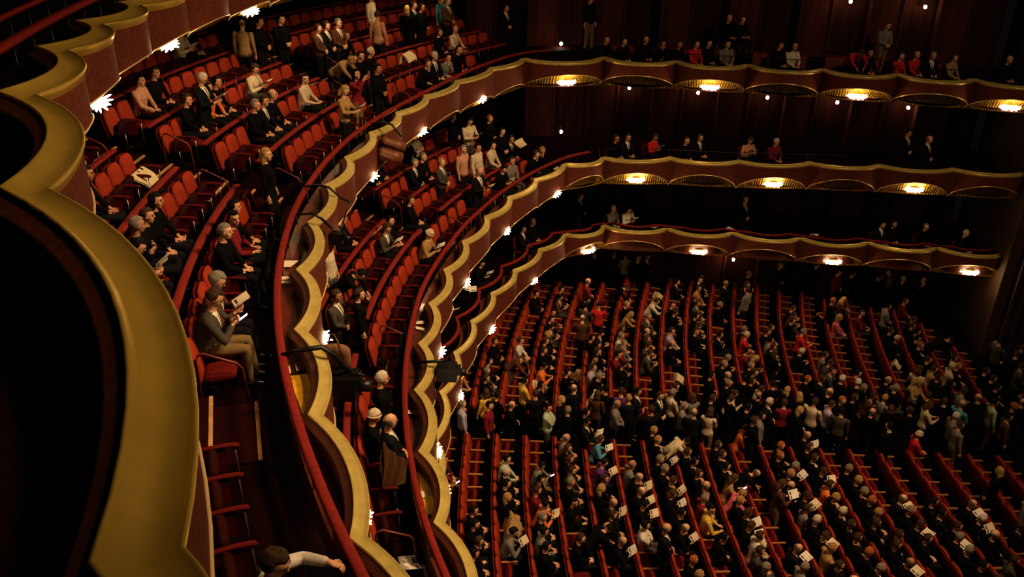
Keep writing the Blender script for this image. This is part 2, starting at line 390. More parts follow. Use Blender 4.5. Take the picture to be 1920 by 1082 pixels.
# ------------------------------------------------------------------ who sits and stands where (head centre on the survey photograph, pose, top, hair)
# poses: a at rest, r reading, c chin on hand, t talking to a neighbour, x arms crossed, f leaning forward, p phone | S hands folded, D arms down, N holding a paper, U arm raised, B bending, X arms crossed standing
PEOPLE = {
'O': [
 (1000, 460, 4.8, '550,100,Nkb 750,95,SKb 805,105,Sgb 945,140,Skg 1025,115,SKb 1455,290,akk 1500,320,tkb 490,350,Smz 215,455,rbk 285,440,akk 430,490,fkk 475,560,SGk 590,555,Nrk 840,400,Bkb 900,565,akg 785,615,ftD 1270,335,aKk 1400,390,atb 1490,500,akr 1420,505,aGb 1730,365,SKz 1620,540,akg 1210,560,tkb 1240,605,rkb 1425,645,akk 160,610,tmk 150,680,akk 130,740,rGk 90,810,akd 440,690,Sbz 735,870,awg 620,890,rKk 555,935,akk 850,920,amk 800,830,akb 980,780,akz 1070,660,aGg 985,885,akM 960,960,rGb 1195,780,alb 1190,905,akz 1400,745,rKb 1500,790,tkb 1600,810,xKk 1850,790,arw 1650,1050,akg 1855,1050,akg 30,450,akk 1030,510,fwb'),
 (1390, 500, 4.8, '70,90,Skg 50,180,SkM 45,240,Dgb,150 350,15,Skg 680,10,Skb 870,80,Smb 1000,80,Skb 1325,80,Sgk,200 1450,145,Skw 1635,145,SKz,180 1240,110,Skk 820,330,Skr 905,310,NbD 820,385,fod,160 1010,430,tmb 990,490,apD 1315,385,Sgk 1390,440,akb 1440,320,amb 550,410,rkb 560,460,rbb 570,520,akb 555,605,Nrg 410,770,rkw 165,610,akb 235,620,agk 290,610,akb 300,730,akb 300,790,SkM 1275,655,ckw 1450,600,akb 1530,580,akb 1480,520,rkb 1600,620,akk 1690,620,akk 1500,670,akr 1870,680,Bkk 880,820,agb 700,900,pGb 705,1030,akr 980,1060,Skw 1235,1070,akz 1165,980,amk 1595,960,NcM 1830,920,Scw 1790,860,akb 10,600,akg 130,980,akb 15,850,amk'),
 (840, 640, 4.8, '400,15,akb 680,20,awb 850,20,akb 690,180,Bbz 375,205,akk 345,290,aGg 375,330,akb 825,245,rok 210,290,atb 690,370,Syk 330,460,DyM,120 375,615,Dmk 130,590,Dlg,20 190,470,akb 200,530,akb 430,500,Skk 575,590,Skz 785,500,SKb 835,420,Skk 910,610,Xek 1050,290,akk 1025,580,SkD 1070,620,Dkg 1130,450,SKz 1285,450,fwk 1335,310,ckg 1300,260,alb 1450,460,Skk 1345,510,DbM 1520,600,Sgz 1620,520,SKd 1680,490,SKk 1330,80,tgk 1390,20,aKk 1440,110,akb 1520,40,agg 1615,70,amg 1600,220,pkk 1760,30,rGb 1830,660,SKb 1910,520,SKb 1245,660,Skk 1250,740,NKk 1290,890,ruM 1150,930,agz 1140,1050,akM 1830,890,akd 1560,490,Svb 960,110,akb'),
 (1200, 660, 4.8, '290,320,akb 290,390,Scg 470,430,SgM 400,510,Sgg 480,575,SKz 650,440,Skb 700,90,rkg 715,235,akz 640,230,Skk 740,300,akg 800,350,rcb 820,430,Skb 630,555,ScM 905,80,rkD 1050,215,akb 930,270,Skk 1200,310,Skk 1000,340,rcb 1070,410,Skz 1170,480,SKw 1350,380,SkD 1450,430,SkD 1280,480,Smb 1435,550,SkD 1570,470,Scb 1630,270,SKb 1610,140,aGb 1700,390,Skz 1860,450,Skr 1690,500,Nlb 1790,540,DGk 1010,560,Skk 1040,575,Dgk 850,700,rob 960,590,Skb 740,860,akb 100,790,akd 350,850,Bck 190,1030,akg 430,1010,akb 700,1010,akb 1410,770,rkz 1290,980,akr 1410,890,akb 1515,960,akb 1260,1060,akd 1880,290,Skw'),
 (1520, 640, 4.8, '610,400,aGg 620,460,agg 765,440,Skg 550,660,Skz 715,640,SkM 665,530,Sgd 490,490,rbb 340,540,Skb 890,635,Skb 965,400,NtD 1080,510,Skb 1060,600,NcM 1200,550,Skb 1265,420,SkL 1380,480,Sgb 1495,530,SKz 1340,580,Suz 1310,700,Dgw 1340,770,Dgb 1640,560,Dek 1780,700,Dbk 1825,620,Skr 1870,500,Skk 1900,570,Skz 1740,600,akb 1410,190,akb 1440,250,akd 1750,60,akg 1800,70,akb 1850,130,SKb 1900,250,SGb 1700,30,SGk 930,850,arh 700,800,Skk 1480,290,akb 1550,350,akb 1600,410,akk 1210,290,atb 1270,340,akb'),
 (1240, 857, 4.8, '280,250,ckz 260,70,akk 250,150,akb 315,355,amg 430,470,tyk 520,70,akk 520,170,ptM 780,195,Bkz 590,460,fpd 660,430,akd 690,530,rkb 750,640,rkb 90,530,ckk 140,650,rkz 45,680,SKz 470,750,ckk 820,810,aGb 890,740,awb 900,900,akg 435,1020,akd 250,1000,akr 1095,840,rKz 1070,130,rkg 1150,225,akz 1075,280,NbM 1105,50,akr 1250,480,akw 1240,370,rkb 1390,790,rkb 1450,890,atd 1440,130,rkb 1420,310,aob 1510,360,akd 1480,480,agb 1570,540,akw 1660,620,akb 1720,350,akg 1850,460,akr 1850,510,akd 1900,600,akb 1700,830,akb 1740,880,akr 1810,930,aKg 1550,1040,rkz 1200,1010,agg 1620,980,akb 1690,180,akl 1690,250,akd 20,90,rkg 20,200,rkM'),
 (1520, 857, 4.8, '740,440,rKz 830,560,akg 880,610,rkb 650,690,akb 680,740,ckb 800,885,rkz 1350,445,rkz 1420,570,rkw 1060,500,akk 1100,570,aKk 1240,620,akb 1270,740,rkg 1370,870,akg 1590,730,akz 1690,150,DkD,120 1800,650,aKb 1900,430,agg 1100,660,akb 1500,1030,akb 1760,950,aGb 1450,960,akk'),
 (820, 780, 4.0, '500,350,aek 470,430,akw 490,540,akk 565,620,akD 210,750,akk 260,850,akk 310,960,ckb 540,890,rgk 760,380,pgk 735,540,akk 830,560,amb 740,670,rok 870,745,akg 760,900,agk 840,980,akk 1040,310,akM 1030,400,aGb 1120,480,akg 1245,370,rvk 1190,540,akb 1205,600,akD 1245,700,rKz 1330,720,akb 1030,660,tkk 1035,940,akb 1265,830,akz 1305,865,rkz 1240,880,Bkk 1425,400,agz 1430,470,rkz 1455,580,rkz 1460,680,rkk 1510,840,xwk 1680,380,akg 1720,460,rkb 95,430,pmk 110,350,amk 330,1020,akk')],
'A': [
 (0, 0, 3, '920,470,ask 960,430,akb 1140,470,NKw 1075,580,akb 1340,500,akk 1370,520,tob 1480,410,rcb 1530,590,aKb 1480,610,akg 1635,575,akz 1775,465,tck 1500,890,DkD 570,1010,akL 1385,150,Dtz,100 1440,150,Skk 1600,130,Skk 1760,170,Sbb 1840,160,SKb 1900,150,Sbg 1150,200,rcb 1180,190,akb 1510,100,akk'),
 (640, 0, 3, '20,530,NtD 205,10,Dck 205,110,Dsb,100 370,70,DkD,100 410,50,SKb 465,65,Skk 565,15,DuD 600,30,Sbg 820,40,SKb 90,215,akb 580,200,akb 710,185,tcd 125,345,akk 165,330,akk 225,325,akw 470,370,ckb 495,330,aKw 580,330,cgk 690,295,akk 85,440,UmL 205,400,Skk 50,350,Btd'),
 (0, 360, 3, '910,210,xkg 920,320,rkk 930,100,akL 995,130,akb 1250,255,akg 1380,140,tmk 1285,140,akk 1285,560,rbg 1215,650,pGb 820,440,atd 905,500,arb'),
 (0, 722, 3, '1545,1105,Wwb'),
 (640, 0, 3, '1490,235,akb 1590,240,akb 1715,235,akz 1785,230,ckb 1405,20,Dkk 1900,270,akb'),
 (1280, 0, 3, '75,265,arb 145,255,akk 250,265,agk 275,140,akz 345,140,tkk 550,270,akb 608,258,awz 1000,310,Brb 1050,310,akk 1225,330,arb 1300,305,arz 1390,310,aKg 1500,310,atb 1820,345,akz 1885,325,aKb 1140,150,Sgb')],
'B': [
 (640, 0, 3, '645,680,Skk 690,700,Nck 835,680,Skr 405,790,xcb 440,800,akb 225,920,akk 290,920,akk 410,930,aKg 545,920,SGd 700,855,Dsg 755,850,Dck 775,985,NKz 920,850,ack 935,785,aKb 1065,860,ckb 1100,860,ckd 965,920,agb 910,960,rkk 450,900,akg'),
 (640, 360, 3, '105,180,akb 270,220,rGb 295,175,akk 445,245,rth 90,480,Bkk -40,330,Dck 20,610,SGb 60,600,Dkb 400,60,akb'),
 (480, 650, 4, '950,290,Dkw 915,550,akh 1010,615,SKz'),
 (1280, 0, 3, '20,800,akb 95,780,aKb 370,800,rsb,-60 525,805,amw 1240,740,SKk 1385,800,SKz'),
 (640, 0, 3, '1545,790,akb 1610,780,aKb 1750,780,rrb 905,750,Skk')],
'C': [
 (640, 360, 3, '1010,210,aKk 1115,190,akd 1345,35,SKb 1530,100,agw 1610,100,rwk 735,400,rkk'),
 (1280, 360, 3, '350,50,SKz 1120,195,aKk 1185,190,akb 1365,205,akg 1630,290,akw')]}
# body proportions per pose: head centre in the sitter's own frame
def headpos(p): return dict(a=(.02, 0, 1.235), r=(.10, 0, 1.20), c=(.14, .02, 1.16), t=(.02, 0, 1.235), x=(-.02, 0, 1.24), f=(.24, 0, 1.10), p=(.10, 0, 1.19),
    S=(.02, 0, 1.62), D=(.01, 0, 1.64), N=(.05, 0, 1.60), U=(.02, 0, 1.62), B=(.42, 0, 1.28), X=(.0, 0, 1.63), W=(.12, 0, 1.50))[p]
SIT = 'arctxfp'
def side_rows(L): return [(.78, .86), (1.95, .55), (3.0, .25)]
PLACED = []
def solve(L, x, y, code, yawoff):
    pose = code[0]; hx, hy, hz = headpos(pose); seated = pose in SIT
    if L == 'O':
        X = P(x, y, OH-hz); d = hyp(X.x-OC[0], X.y-OC[1]); a = math.degrees(math.atan2(X.y-OC[1], X.x-OC[0])) % 360
        row = int(round((OR0-.27-.1-d)/OPR)); row = max(-1, min(20, row))
        if seated:
            rs = d+.05; i = round((OR0-.27-.04-rs)/OPR); rr = OR0-.27-.04-OPR*i
            d = rr; row = i
            X.x = OC[0]+d*cos(R(a)); X.y = OC[1]+d*sin(R(a))
        yaw = R(a)+PI+R(yawoff)
        o = Vector((X.x, X.y, 0)) if seated else Vector((X.x-hx*cos(yaw)+hy*sin(yaw), X.y-hx*sin(yaw)-hy*cos(yaw), 0))
        return o, yaw, ('far' if a < 177.7 else 'near', row, a)
    X = P(x, y, HR[L]); dd, n, idx = behind(X, L)
    best = None
    if X.x < (1.2 if L != 'C' else 2.5) or (L != 'C' and y > 300 and x < 1060) or (L == 'A' and x < 960):
        q = ROWS[L] if L in ROWS else None; c = CEN[L]
        if L == 'C': cand = [(RAD[L]+.95, HR[L]+.86, 1), (RAD[L]+2.0, HR[L]+.6, 2)]
        else: cand = [(q['r0']+q['pr']*(k-1)-(.26 if seated else .52), q['h0']-q['ph']*(k-1), k) for k in range(1, 9)]
        for rr, fh, k in cand:
            X = P(x, y, fh-hz); r = hyp(X.x-c[0], X.y-c[1])
            if best is None or abs(r-rr) < best[0]: best = (abs(r-rr), X, fh, k, rr, r)
        _, X, fh, k, rr, r = best; a = math.atan2(X.y-c[1], X.x-c[0])
        if seated or abs(r-rr) > .3: r = rr if seated else max(rr-.3, min(rr+.3, r))
        X.x = c[0]+r*cos(a); X.y = c[1]+r*sin(a); yaw = a+PI+R(yawoff)
        reg = 'rear'; key = math.degrees(a) % 360
    else:
        for k, (d0, fo) in enumerate(side_rows(L), 1):
            X = P(x, y, HR[L]+fo-hz); dd, n, idx = behind(X, L)
            if best is None or abs(dd-d0) < best[0]: best = (abs(dd-d0), X, HR[L]+fo, k, d0, dd, n)
        _, X, fh, k, d0, dd, n = best; tgt = max(d0-.35, min(d0+.35, dd)); X = X+n*(dd-tgt); a = math.atan2(n.y, n.x)
        yaw = a+R(38)+R(yawoff); reg = 'box'; key = -X.x
    z = CH-fh
    o = Vector((X.x, X.y, z))
    if not seated: o = Vector((X.x-hx*cos(yaw)+hy*sin(yaw), X.y-hx*sin(yaw)-hy*cos(yaw), z))
    return o, yaw, (reg, k, key)
rnd = random.Random(5)
for L, tabs in PEOPLE.items():
    for ox, oy, s, txt in tabs:
        for tok in txt.split():
            f = tok.split(','); code = f[2]; yo = float(f[3]) if len(f) > 3 else (rnd.uniform(-14, 14) + (rnd.choice((-35, 30, 0, 0, 60, 100)) if code[0] in 'SDNX' and L == 'O' else 0))
            if code[0] in 'rp': yo *= .4
            if code[0] in SIT and len(f) < 4: yo = max(-9, min(9, yo))
            o, yaw, info = solve(L, ox+float(f[0])/s, oy+float(f[1])/s, code, yo)
            PLACED.append(dict(L=L, loc=o, yaw=yaw, code=code, info=info, d=(o-Vector((0, 0, CH))).length))
# nobody sits in another's lap: shift a sitter sideways when two share a place
sit = [p for p in PLACED if p['code'][0] in SIT]
for it in range(6):
    for i in range(len(sit)):
        for j in range(i+1, len(sit)):
            a, b = sit[i], sit[j]
            if a['L'] != b['L']: continue
            dv = b['loc']-a['loc']
            if abs(dv.z) > .5: continue
            d = hyp(dv.x, dv.y)
            if d < .50:
                t = Vector((-sin(a['yaw']), cos(a['yaw']), 0)); sgn = 1 if dv.dot(t) > 0 else -1
                sh = (.51-d)/2; a['loc'] = a['loc']-t*sgn*sh; b['loc'] = b['loc']+t*sgn*sh
sta = [p for p in PLACED if p['code'][0] not in SIT]
for it in range(8):
    for i in range(len(sta)):
        for j in range(i+1, len(sta)):
            a, b = sta[i], sta[j]
            if a['L'] != b['L']: continue
            dv = b['loc']-a['loc']; d = hyp(dv.x, dv.y)
            if abs(dv.z) < .5 and 0 < d < .46:
                u = Vector((dv.x, dv.y, 0))/d; sh = (.47-d)/2; a['loc'] = a['loc']-u*sh; b['loc'] = b['loc']+u*sh
for it in range(3):
    for a in sta:
        for b in sit:
            if a['L'] != b['L']: continue
            dv = b['loc']-a['loc']; d = hyp(dv.x, dv.y)
            if abs(dv.z) < .5 and 0 < d < .36: a['loc'] = a['loc']-Vector((dv.x, dv.y, 0))/d*(.37-d)
print('people', len(PLACED), 'seated', len(sit))
# ------------------------------------------------------------------ seats
def pad_rings(w, h, t, rt=.12, n=28, crown=.02, arch=.03):
    out = []
    for k in range(n):                                    # rounded-shoulder outline, y across, z up from 0
        a = 2*PI*k/n; e = .45
        y = abs(cos(a))**e*(1 if cos(a) > 0 else -1)*w/2; z = abs(sin(a))**e*(1 if sin(a) > 0 else -1)*h/2
        if z > 0: z += arch*(1-(2*y/w)**2)
        out.append((y, z+h/2))
    cy, cz = 0, h/2
    rings = []
    for x, s in ((-t/2, .55), (-t/2, .94), (-t*.2, 1), (t*.2, 1), (t/2, .90), (t/2+crown, .62), (t/2+crown*1.2, .25)):
        rings.append([Vector((x, cy+(y-cy)*s, cz+(z-cz)*s)) for y, z in out])
    return rings
def xf(rings, M): return [[M @ p for p in r] for r in rings]
ORD = ['first', 'second', 'third', 'fourth', 'fifth', 'sixth', 'seventh', 'eighth', 'ninth', 'tenth', 'eleventh', 'twelfth', 'thirteenth', 'fourteenth', 'fifteenth', 'sixteenth', 'seventeenth', 'eighteenth', 'nineteenth', 'twentieth']
ORD += ['twenty-'+o for o in ORD[:9]]+['thirtieth']+['thirty-'+o for o in ORD[:9]]+['fortieth']+['forty-'+o for o in ORD[:9]]
def seat_parts(W, simple, armm, padm, shellm, cushm, up=False):
    n = 16 if simple else 26; parts = []
    T = Matrix.Translation((-.155, 0, .35)) @ Matrix.Rotation(R(-12), 4, 'Y')
    m = MB(); m.rings(xf(pad_rings(W*.95, .55, .075, n=n, crown=.022), T)); parts.append(('backrest', m.mesh('seat_backrest', [padm])))
    m = MB(); T2 = Matrix.Translation((-.225, 0, .30)) @ Matrix.Rotation(R(-12), 4, 'Y')
    m.rings(xf(pad_rings(W*.985, .61, .03, n=n, crown=.0, arch=.01), T2), smooth=False); parts.append(('back_shell', m.mesh('seat_shell', [shellm])))
    m = MB(); T3 = Matrix.Translation((-.12, 0, .40)) @ Matrix.Rotation(R(94), 4, 'Y') @ Matrix.Translation((0, 0, 0))
    T3 = Matrix.Translation((-.13, 0, .405)) @ Matrix.Rotation(R(86), 4, 'Y') @ Matrix.Rotation(PI, 4, 'Z')
    if up: T3 = Matrix.Translation((-.06, 0, .36)) @ Matrix.Rotation(R(14 if not simple else 26), 4, 'Y')
    m.rings(xf(pad_rings(W*.84, .31 if up else .43, .09, n=n, crown=.02, arch=.01), T3)); parts.append(('seat_cushion', m.mesh('seat_cushion', [cushm])))
    m = MB(); y = W/2
    if simple: m.box((.06, y, .60), (.40, .05, .035)); 
    else:
        rg = []
        for x, zz, ww, hh in ((-.14, .60, .02, .015), (-.12, .605, .032, .025), (.10, .61, .032, .028), (.24, .60, .034, .032), (.29, .59, .030, .03), (.31, .585, .012, .012)):
            rg.append([Vector((x, y+ww*cos(2*PI*j/8), zz+hh*sin(2*PI*j/8))) for j in range(8)])
        m.rings(rg)
    parts.append(('armrest', m.mesh('seat_armrest', [armm])))
    m = MB(); m.box((.0, y, .42), (.30, .018, .30)); parts.append(('side_panel', m.mesh('seat_side_panel', [shellm])))
    m = MB()
    if not simple: m.tube([(.25, y, 0), (.26, y, .30), (.25, y, .58)], .011, 6)
    m.tube([(-.12, y, 0), (-.14, y, .3)], .018, 6); m.box((-.10, y, .012), (.16, .05, .02)); parts.append(('leg', m.mesh('seat_leg', [STEEL if not simple else BLACKM])))
    return parts
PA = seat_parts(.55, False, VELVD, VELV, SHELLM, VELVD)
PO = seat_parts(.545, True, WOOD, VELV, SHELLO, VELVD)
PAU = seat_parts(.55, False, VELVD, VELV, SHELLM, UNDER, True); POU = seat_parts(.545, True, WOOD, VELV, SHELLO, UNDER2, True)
OCC = [p['loc'] for p in PLACED if p['code'][0] in SIT]
def taken(p): return any((q-p).length < .42 for q in OCC)
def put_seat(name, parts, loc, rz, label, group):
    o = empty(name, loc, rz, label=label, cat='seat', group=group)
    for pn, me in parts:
        c = bpy.data.objects.new(pn, me); link(c, o)
    return o
BLK = dict(A={1: [(148.5, 161), (163.8, 176), (181.6, 196.2), (200.2, 209.5)], 0: [(143.5, 160.3), (163.8, 178.3), (181.3, 196), (199.5, 207)]},
           B={1: [(148.5, 158.4), (159.6, 166.4), (169, 182.5), (185, 196), (199, 208)], 0: [(149, 163.2), (166.6, 179.8), (183.2, 196), (199, 206)]})
BN = dict(A='upper tier', B='middle tier', C='lowest tier', D='nearest tier')
def hidden_near(p):                                       # only what the frame could show
    d = p-Vector((0, 0, CH)); z = d.y*cos(TH)-d.z*sin(TH)
    if z < 1: return True
    x = d.x/z*F; y = (-d.y*sin(TH)-d.z*cos(TH))/z*F
    return not (-1060 < x < 1060 and -640 < y < 680)
for L in 'AB':
    q = ROWS[L]; c = CEN[L]
    for k in range(1, (6 if L == 'A' else 6)):
        z = CH-(q['h0']-q['ph']*(k-1)); rb = q['r0']+q['pr']*(k-1); rs = rb-.27
        for bi, (a0, a1) in enumerate(BLK[L][1 if k == 1 else 0]):
            n = int((a1-a0)*PI/180*rs/.555); st = (a1-a0)/n
            for j in range(n):
                a = a0+st*(j+.5); p = arcpt(c, rs, a, z)
                if hidden_near(p+Vector((0, 0, .8))): continue
                put_seat('balcony_seat', PA if taken(p) else PAU, p, R(a)+PI, 'red velvet seat, %s, %s row, %s block from far end, %s seat' % (BN[L], ORD[k-1], ORD[bi], ORD[j]), 'red velvet seats of the %s' % BN[L])
            if k > 1 or True:
                rr = q['rail0']+q['pr']*(k-1); zr = CH-(q['railh']-q['railp']*(k-1)); b = BLK[L][0]
                if bi < len(b):
                    u0, u1 = b[bi]; u0 += .2; u1 -= .1
                    pts = [arcpt(c, rr, u0+(u1-u0)*t/24, zr) for t in range(25)]
                    if not all(hidden_near(p) for p in pts):
                        rail_thing(pts, 'red padded rail behind %s row, %s block from far end, %s' % (ORD[k-1], ORD[bi], BN[L]), 'padded rails between the seat rows', z+q['ph'], post=1.9, w=.13, t=.03)
        # aisles
        for ai in range(len(BLK[L][0])-1):
            u0, u1 = BLK[L][0][ai][1], BLK[L][0][ai+1][0]; rf = rb-.80
            for hstep in (0, 1):
                rr = rf+hstep*q['pr']*.5; zz = z+hstep*q['ph']*.5
                pm = arcpt(c, rr, (u0+u1)/2, zz)
                if hidden_near(pm): continue
                t = empty('aisle_step', pm, R((u0+u1)/2)+PI, label='carpeted step, aisle %s from far end, %s, %s %s step' % (ORD[ai], BN[L], ORD[k-1], 'upper' if hstep else 'lower'), cat='step', group='aisle steps of the balconies')
                wd_ = (u1-u0)*PI/180*rr*.9; m = MB(); m.box((-.28, 0, .02), (.55, wd_, .04)); m.build('tread', [CARPL], t)
                m = MB(); m.box((-.005, 0, .035), (.05, wd_, .03)); m.build('nosing', [NOSE], t)
            if k % 2 == 1 or L == 'A':
                for sd, uu in ((1, u0+.15), (-1, u1-.15)):
                    if (k+(sd > 0)) % 2: continue
                    p = arcpt(c, rb-.1, uu, z); 
                    if hidden_near(p): continue
                    m = MB(); m.tube([(0, 0, 0), (0, 0, .78), (.03, 0, .84), (.10, 0, .86), (.50, 0, .66), (.56, 0, .58), (.60, 0, -.02)], .019, 7)
                    m.build('aisle_handrail', [REDTUBE], None, p, R(uu)+PI, label='bent tube handrail, %s aisle from far end, %s row, %s' % (ORD[ai], ORD[k-1], BN[L]), cat='handrail', group='bent aisle handrails')
# ------------------------------------------------------------------ stalls
FAR_PTS = sorted([(50.82, 166.76), (48.5, 165.7), (45.5, 164.3), (42.47, 163.2), (40.83, 163.08), (39.16, 163.15), (37.46, 163.33), (35.76, 164.0), (33.95, 168.2), (33, 170)])
NEAR_PTS = sorted([(52, 176.9), (48.18, 177.2), (45.63, 176.9), (43.97, 175.5), (41.5, 174.6), (34.81, 174.3), (33, 174.3)])
def interp(t, r):
    if r <= t[0][0]: return t[0][1]
    for (a, b), (c_, d) in zip(t, t[1:]):
        if r <= c_: return b+(d-b)*(r-a)/(c_-a)
    return t[-1][1]
allseats = []
for i in OROWS:
    rs = OR0-OPR*i-.27; fa, ne = interp(FAR_PTS, rs), interp(NEAR_PTS, rs); da = math.degrees(.55/rs)
    for side, a0, a1, dr in (('far', ne, fa, -1), ('near', 178.55, 190.5, 1)):
        n = int(abs(a1-a0)/da)
        for j in range(n):
            a = a0+dr*da*(j+.5); p = arcpt(OC, rs, a, 0)
            if side == 'far' and i < 1 and a < 167+(1-i)*1.5: pass
            if hidden_near(p+Vector((0, 0, .8))): continue
            allseats.append(((p-Vector((0, 0, CH))).length, p, R(a)+PI, side, i, j))
allseats.sort(key=lambda s: s[0])
NIND = 300
for d, p, rz, side, i, j in allseats[:NIND]:
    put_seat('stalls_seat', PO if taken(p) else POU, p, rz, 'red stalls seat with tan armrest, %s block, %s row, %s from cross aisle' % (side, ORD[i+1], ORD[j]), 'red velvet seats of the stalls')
rest = MB()
def merge_into(M_, me, mw, mo):
    n = len(M_.v); M_.v += [tuple(mw @ v.co) for v in me.vertices]
    for f in me.polygons: M_.f.append(tuple(n+v for v in f.vertices)); M_.m.append(mo if not isinstance(mo, (list, tuple)) else mo[f.material_index]); M_.sm.append(f.use_smooth)
mi = dict(backrest=0, back_shell=1, seat_cushion=2, armrest=3, side_panel=1, leg=4)
for d, p, rz, side, i, j in allseats[NIND:]:
    mw = Matrix.Translation(p) @ Matrix.Rotation(rz, 4, 'Z')
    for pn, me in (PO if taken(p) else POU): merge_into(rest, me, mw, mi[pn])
rest.build('distant_stalls_seats', [VELV, SHELLO, VELVD, WOOD, BLACKM], label='remaining rows of red stalls seats in the distance', cat='seats', kind='stuff')
print('stalls seats', len(allseats))
# ------------------------------------------------------------------ figures
def seglen(a, b): return (Vector(a)-Vector(b)).length
class Fig:
    def __init__(s): s.mb = MB(); s.post = MB()
    def limb(s, pts, rs, m, asp=1.0, n=10):
        P_ = []; Q = []
        for i in range(len(pts)-1):
            a, b = Vector(pts[i]), Vector(pts[i+1]); k = max(1, int((b-a).length/.045))
            for j in range(k): P_.append(a.lerp(b, j/k)); Q.append(rs[i]+(rs[i+1]-rs[i])*j/k)
        P_.append(Vector(pts[-1])); Q.append(rs[-1]); s.mb.tube(P_, Q, n, m)
        s.mb.ell(pts[0], (rs[0],)*3, m, 10, 7); s.mb.ell(pts[-1], (rs[-1],)*3, m, 10, 7)
def ik(a, b, l1, l2, pole):
    a, b, pole = Vector(a), Vector(b), Vector(pole); d = b-a; L = min(d.length, (l1+l2)*.995); u = d.normalized(); b = a+u*L
    x = (l1*l1-l2*l2+L*L)/(2*L); h = math.sqrt(max(0, l1*l1-x*x)); pv = pole-u*pole.dot(u); pv.normalize()
    return a+u*x+pv*h, b
def hand(F_, wr, el, side, curl=.5, aim=None, palm=(0, 0, -1)):
    wr = Vector(wr); d = (Vector(aim)-wr if aim else wr-Vector(el)).normalized(); up = Vector(palm)*-1; lat = d.cross(up).normalized(); up = lat.cross(d).normalized()
    c = wr+d*.045
    F_.mb.limb_ = None
    rot = Matrix((d, lat, up)).transposed()
    F_.mb.ell(c, (.052, .042, .018), 0, 12, 8, rot)
    for k in range(4):
        o = (k-1.5)*.019; ln = (.062, .072, .068, .052)[k if side > 0 else 3-k]
        p0 = c+d*.035+lat*o; p1 = p0+d*ln*.55-up*.012*curl*2; p2 = p1+d*ln*.45*(1-curl*.6)-up*.028*curl*1.6
        F_.post.tube([p0, p1, p2], [.0088, .0085, .0068], 6, 0)
    t0 = c-d*.012+lat*(.030*-side); t1 = t0+d*.034+lat*(.026*-side)-up*.006; t2 = t1+d*.024-up*.010
    F_.post.tube([t0, t1, t2], [.0105, .0095, .0075], 6, 0)
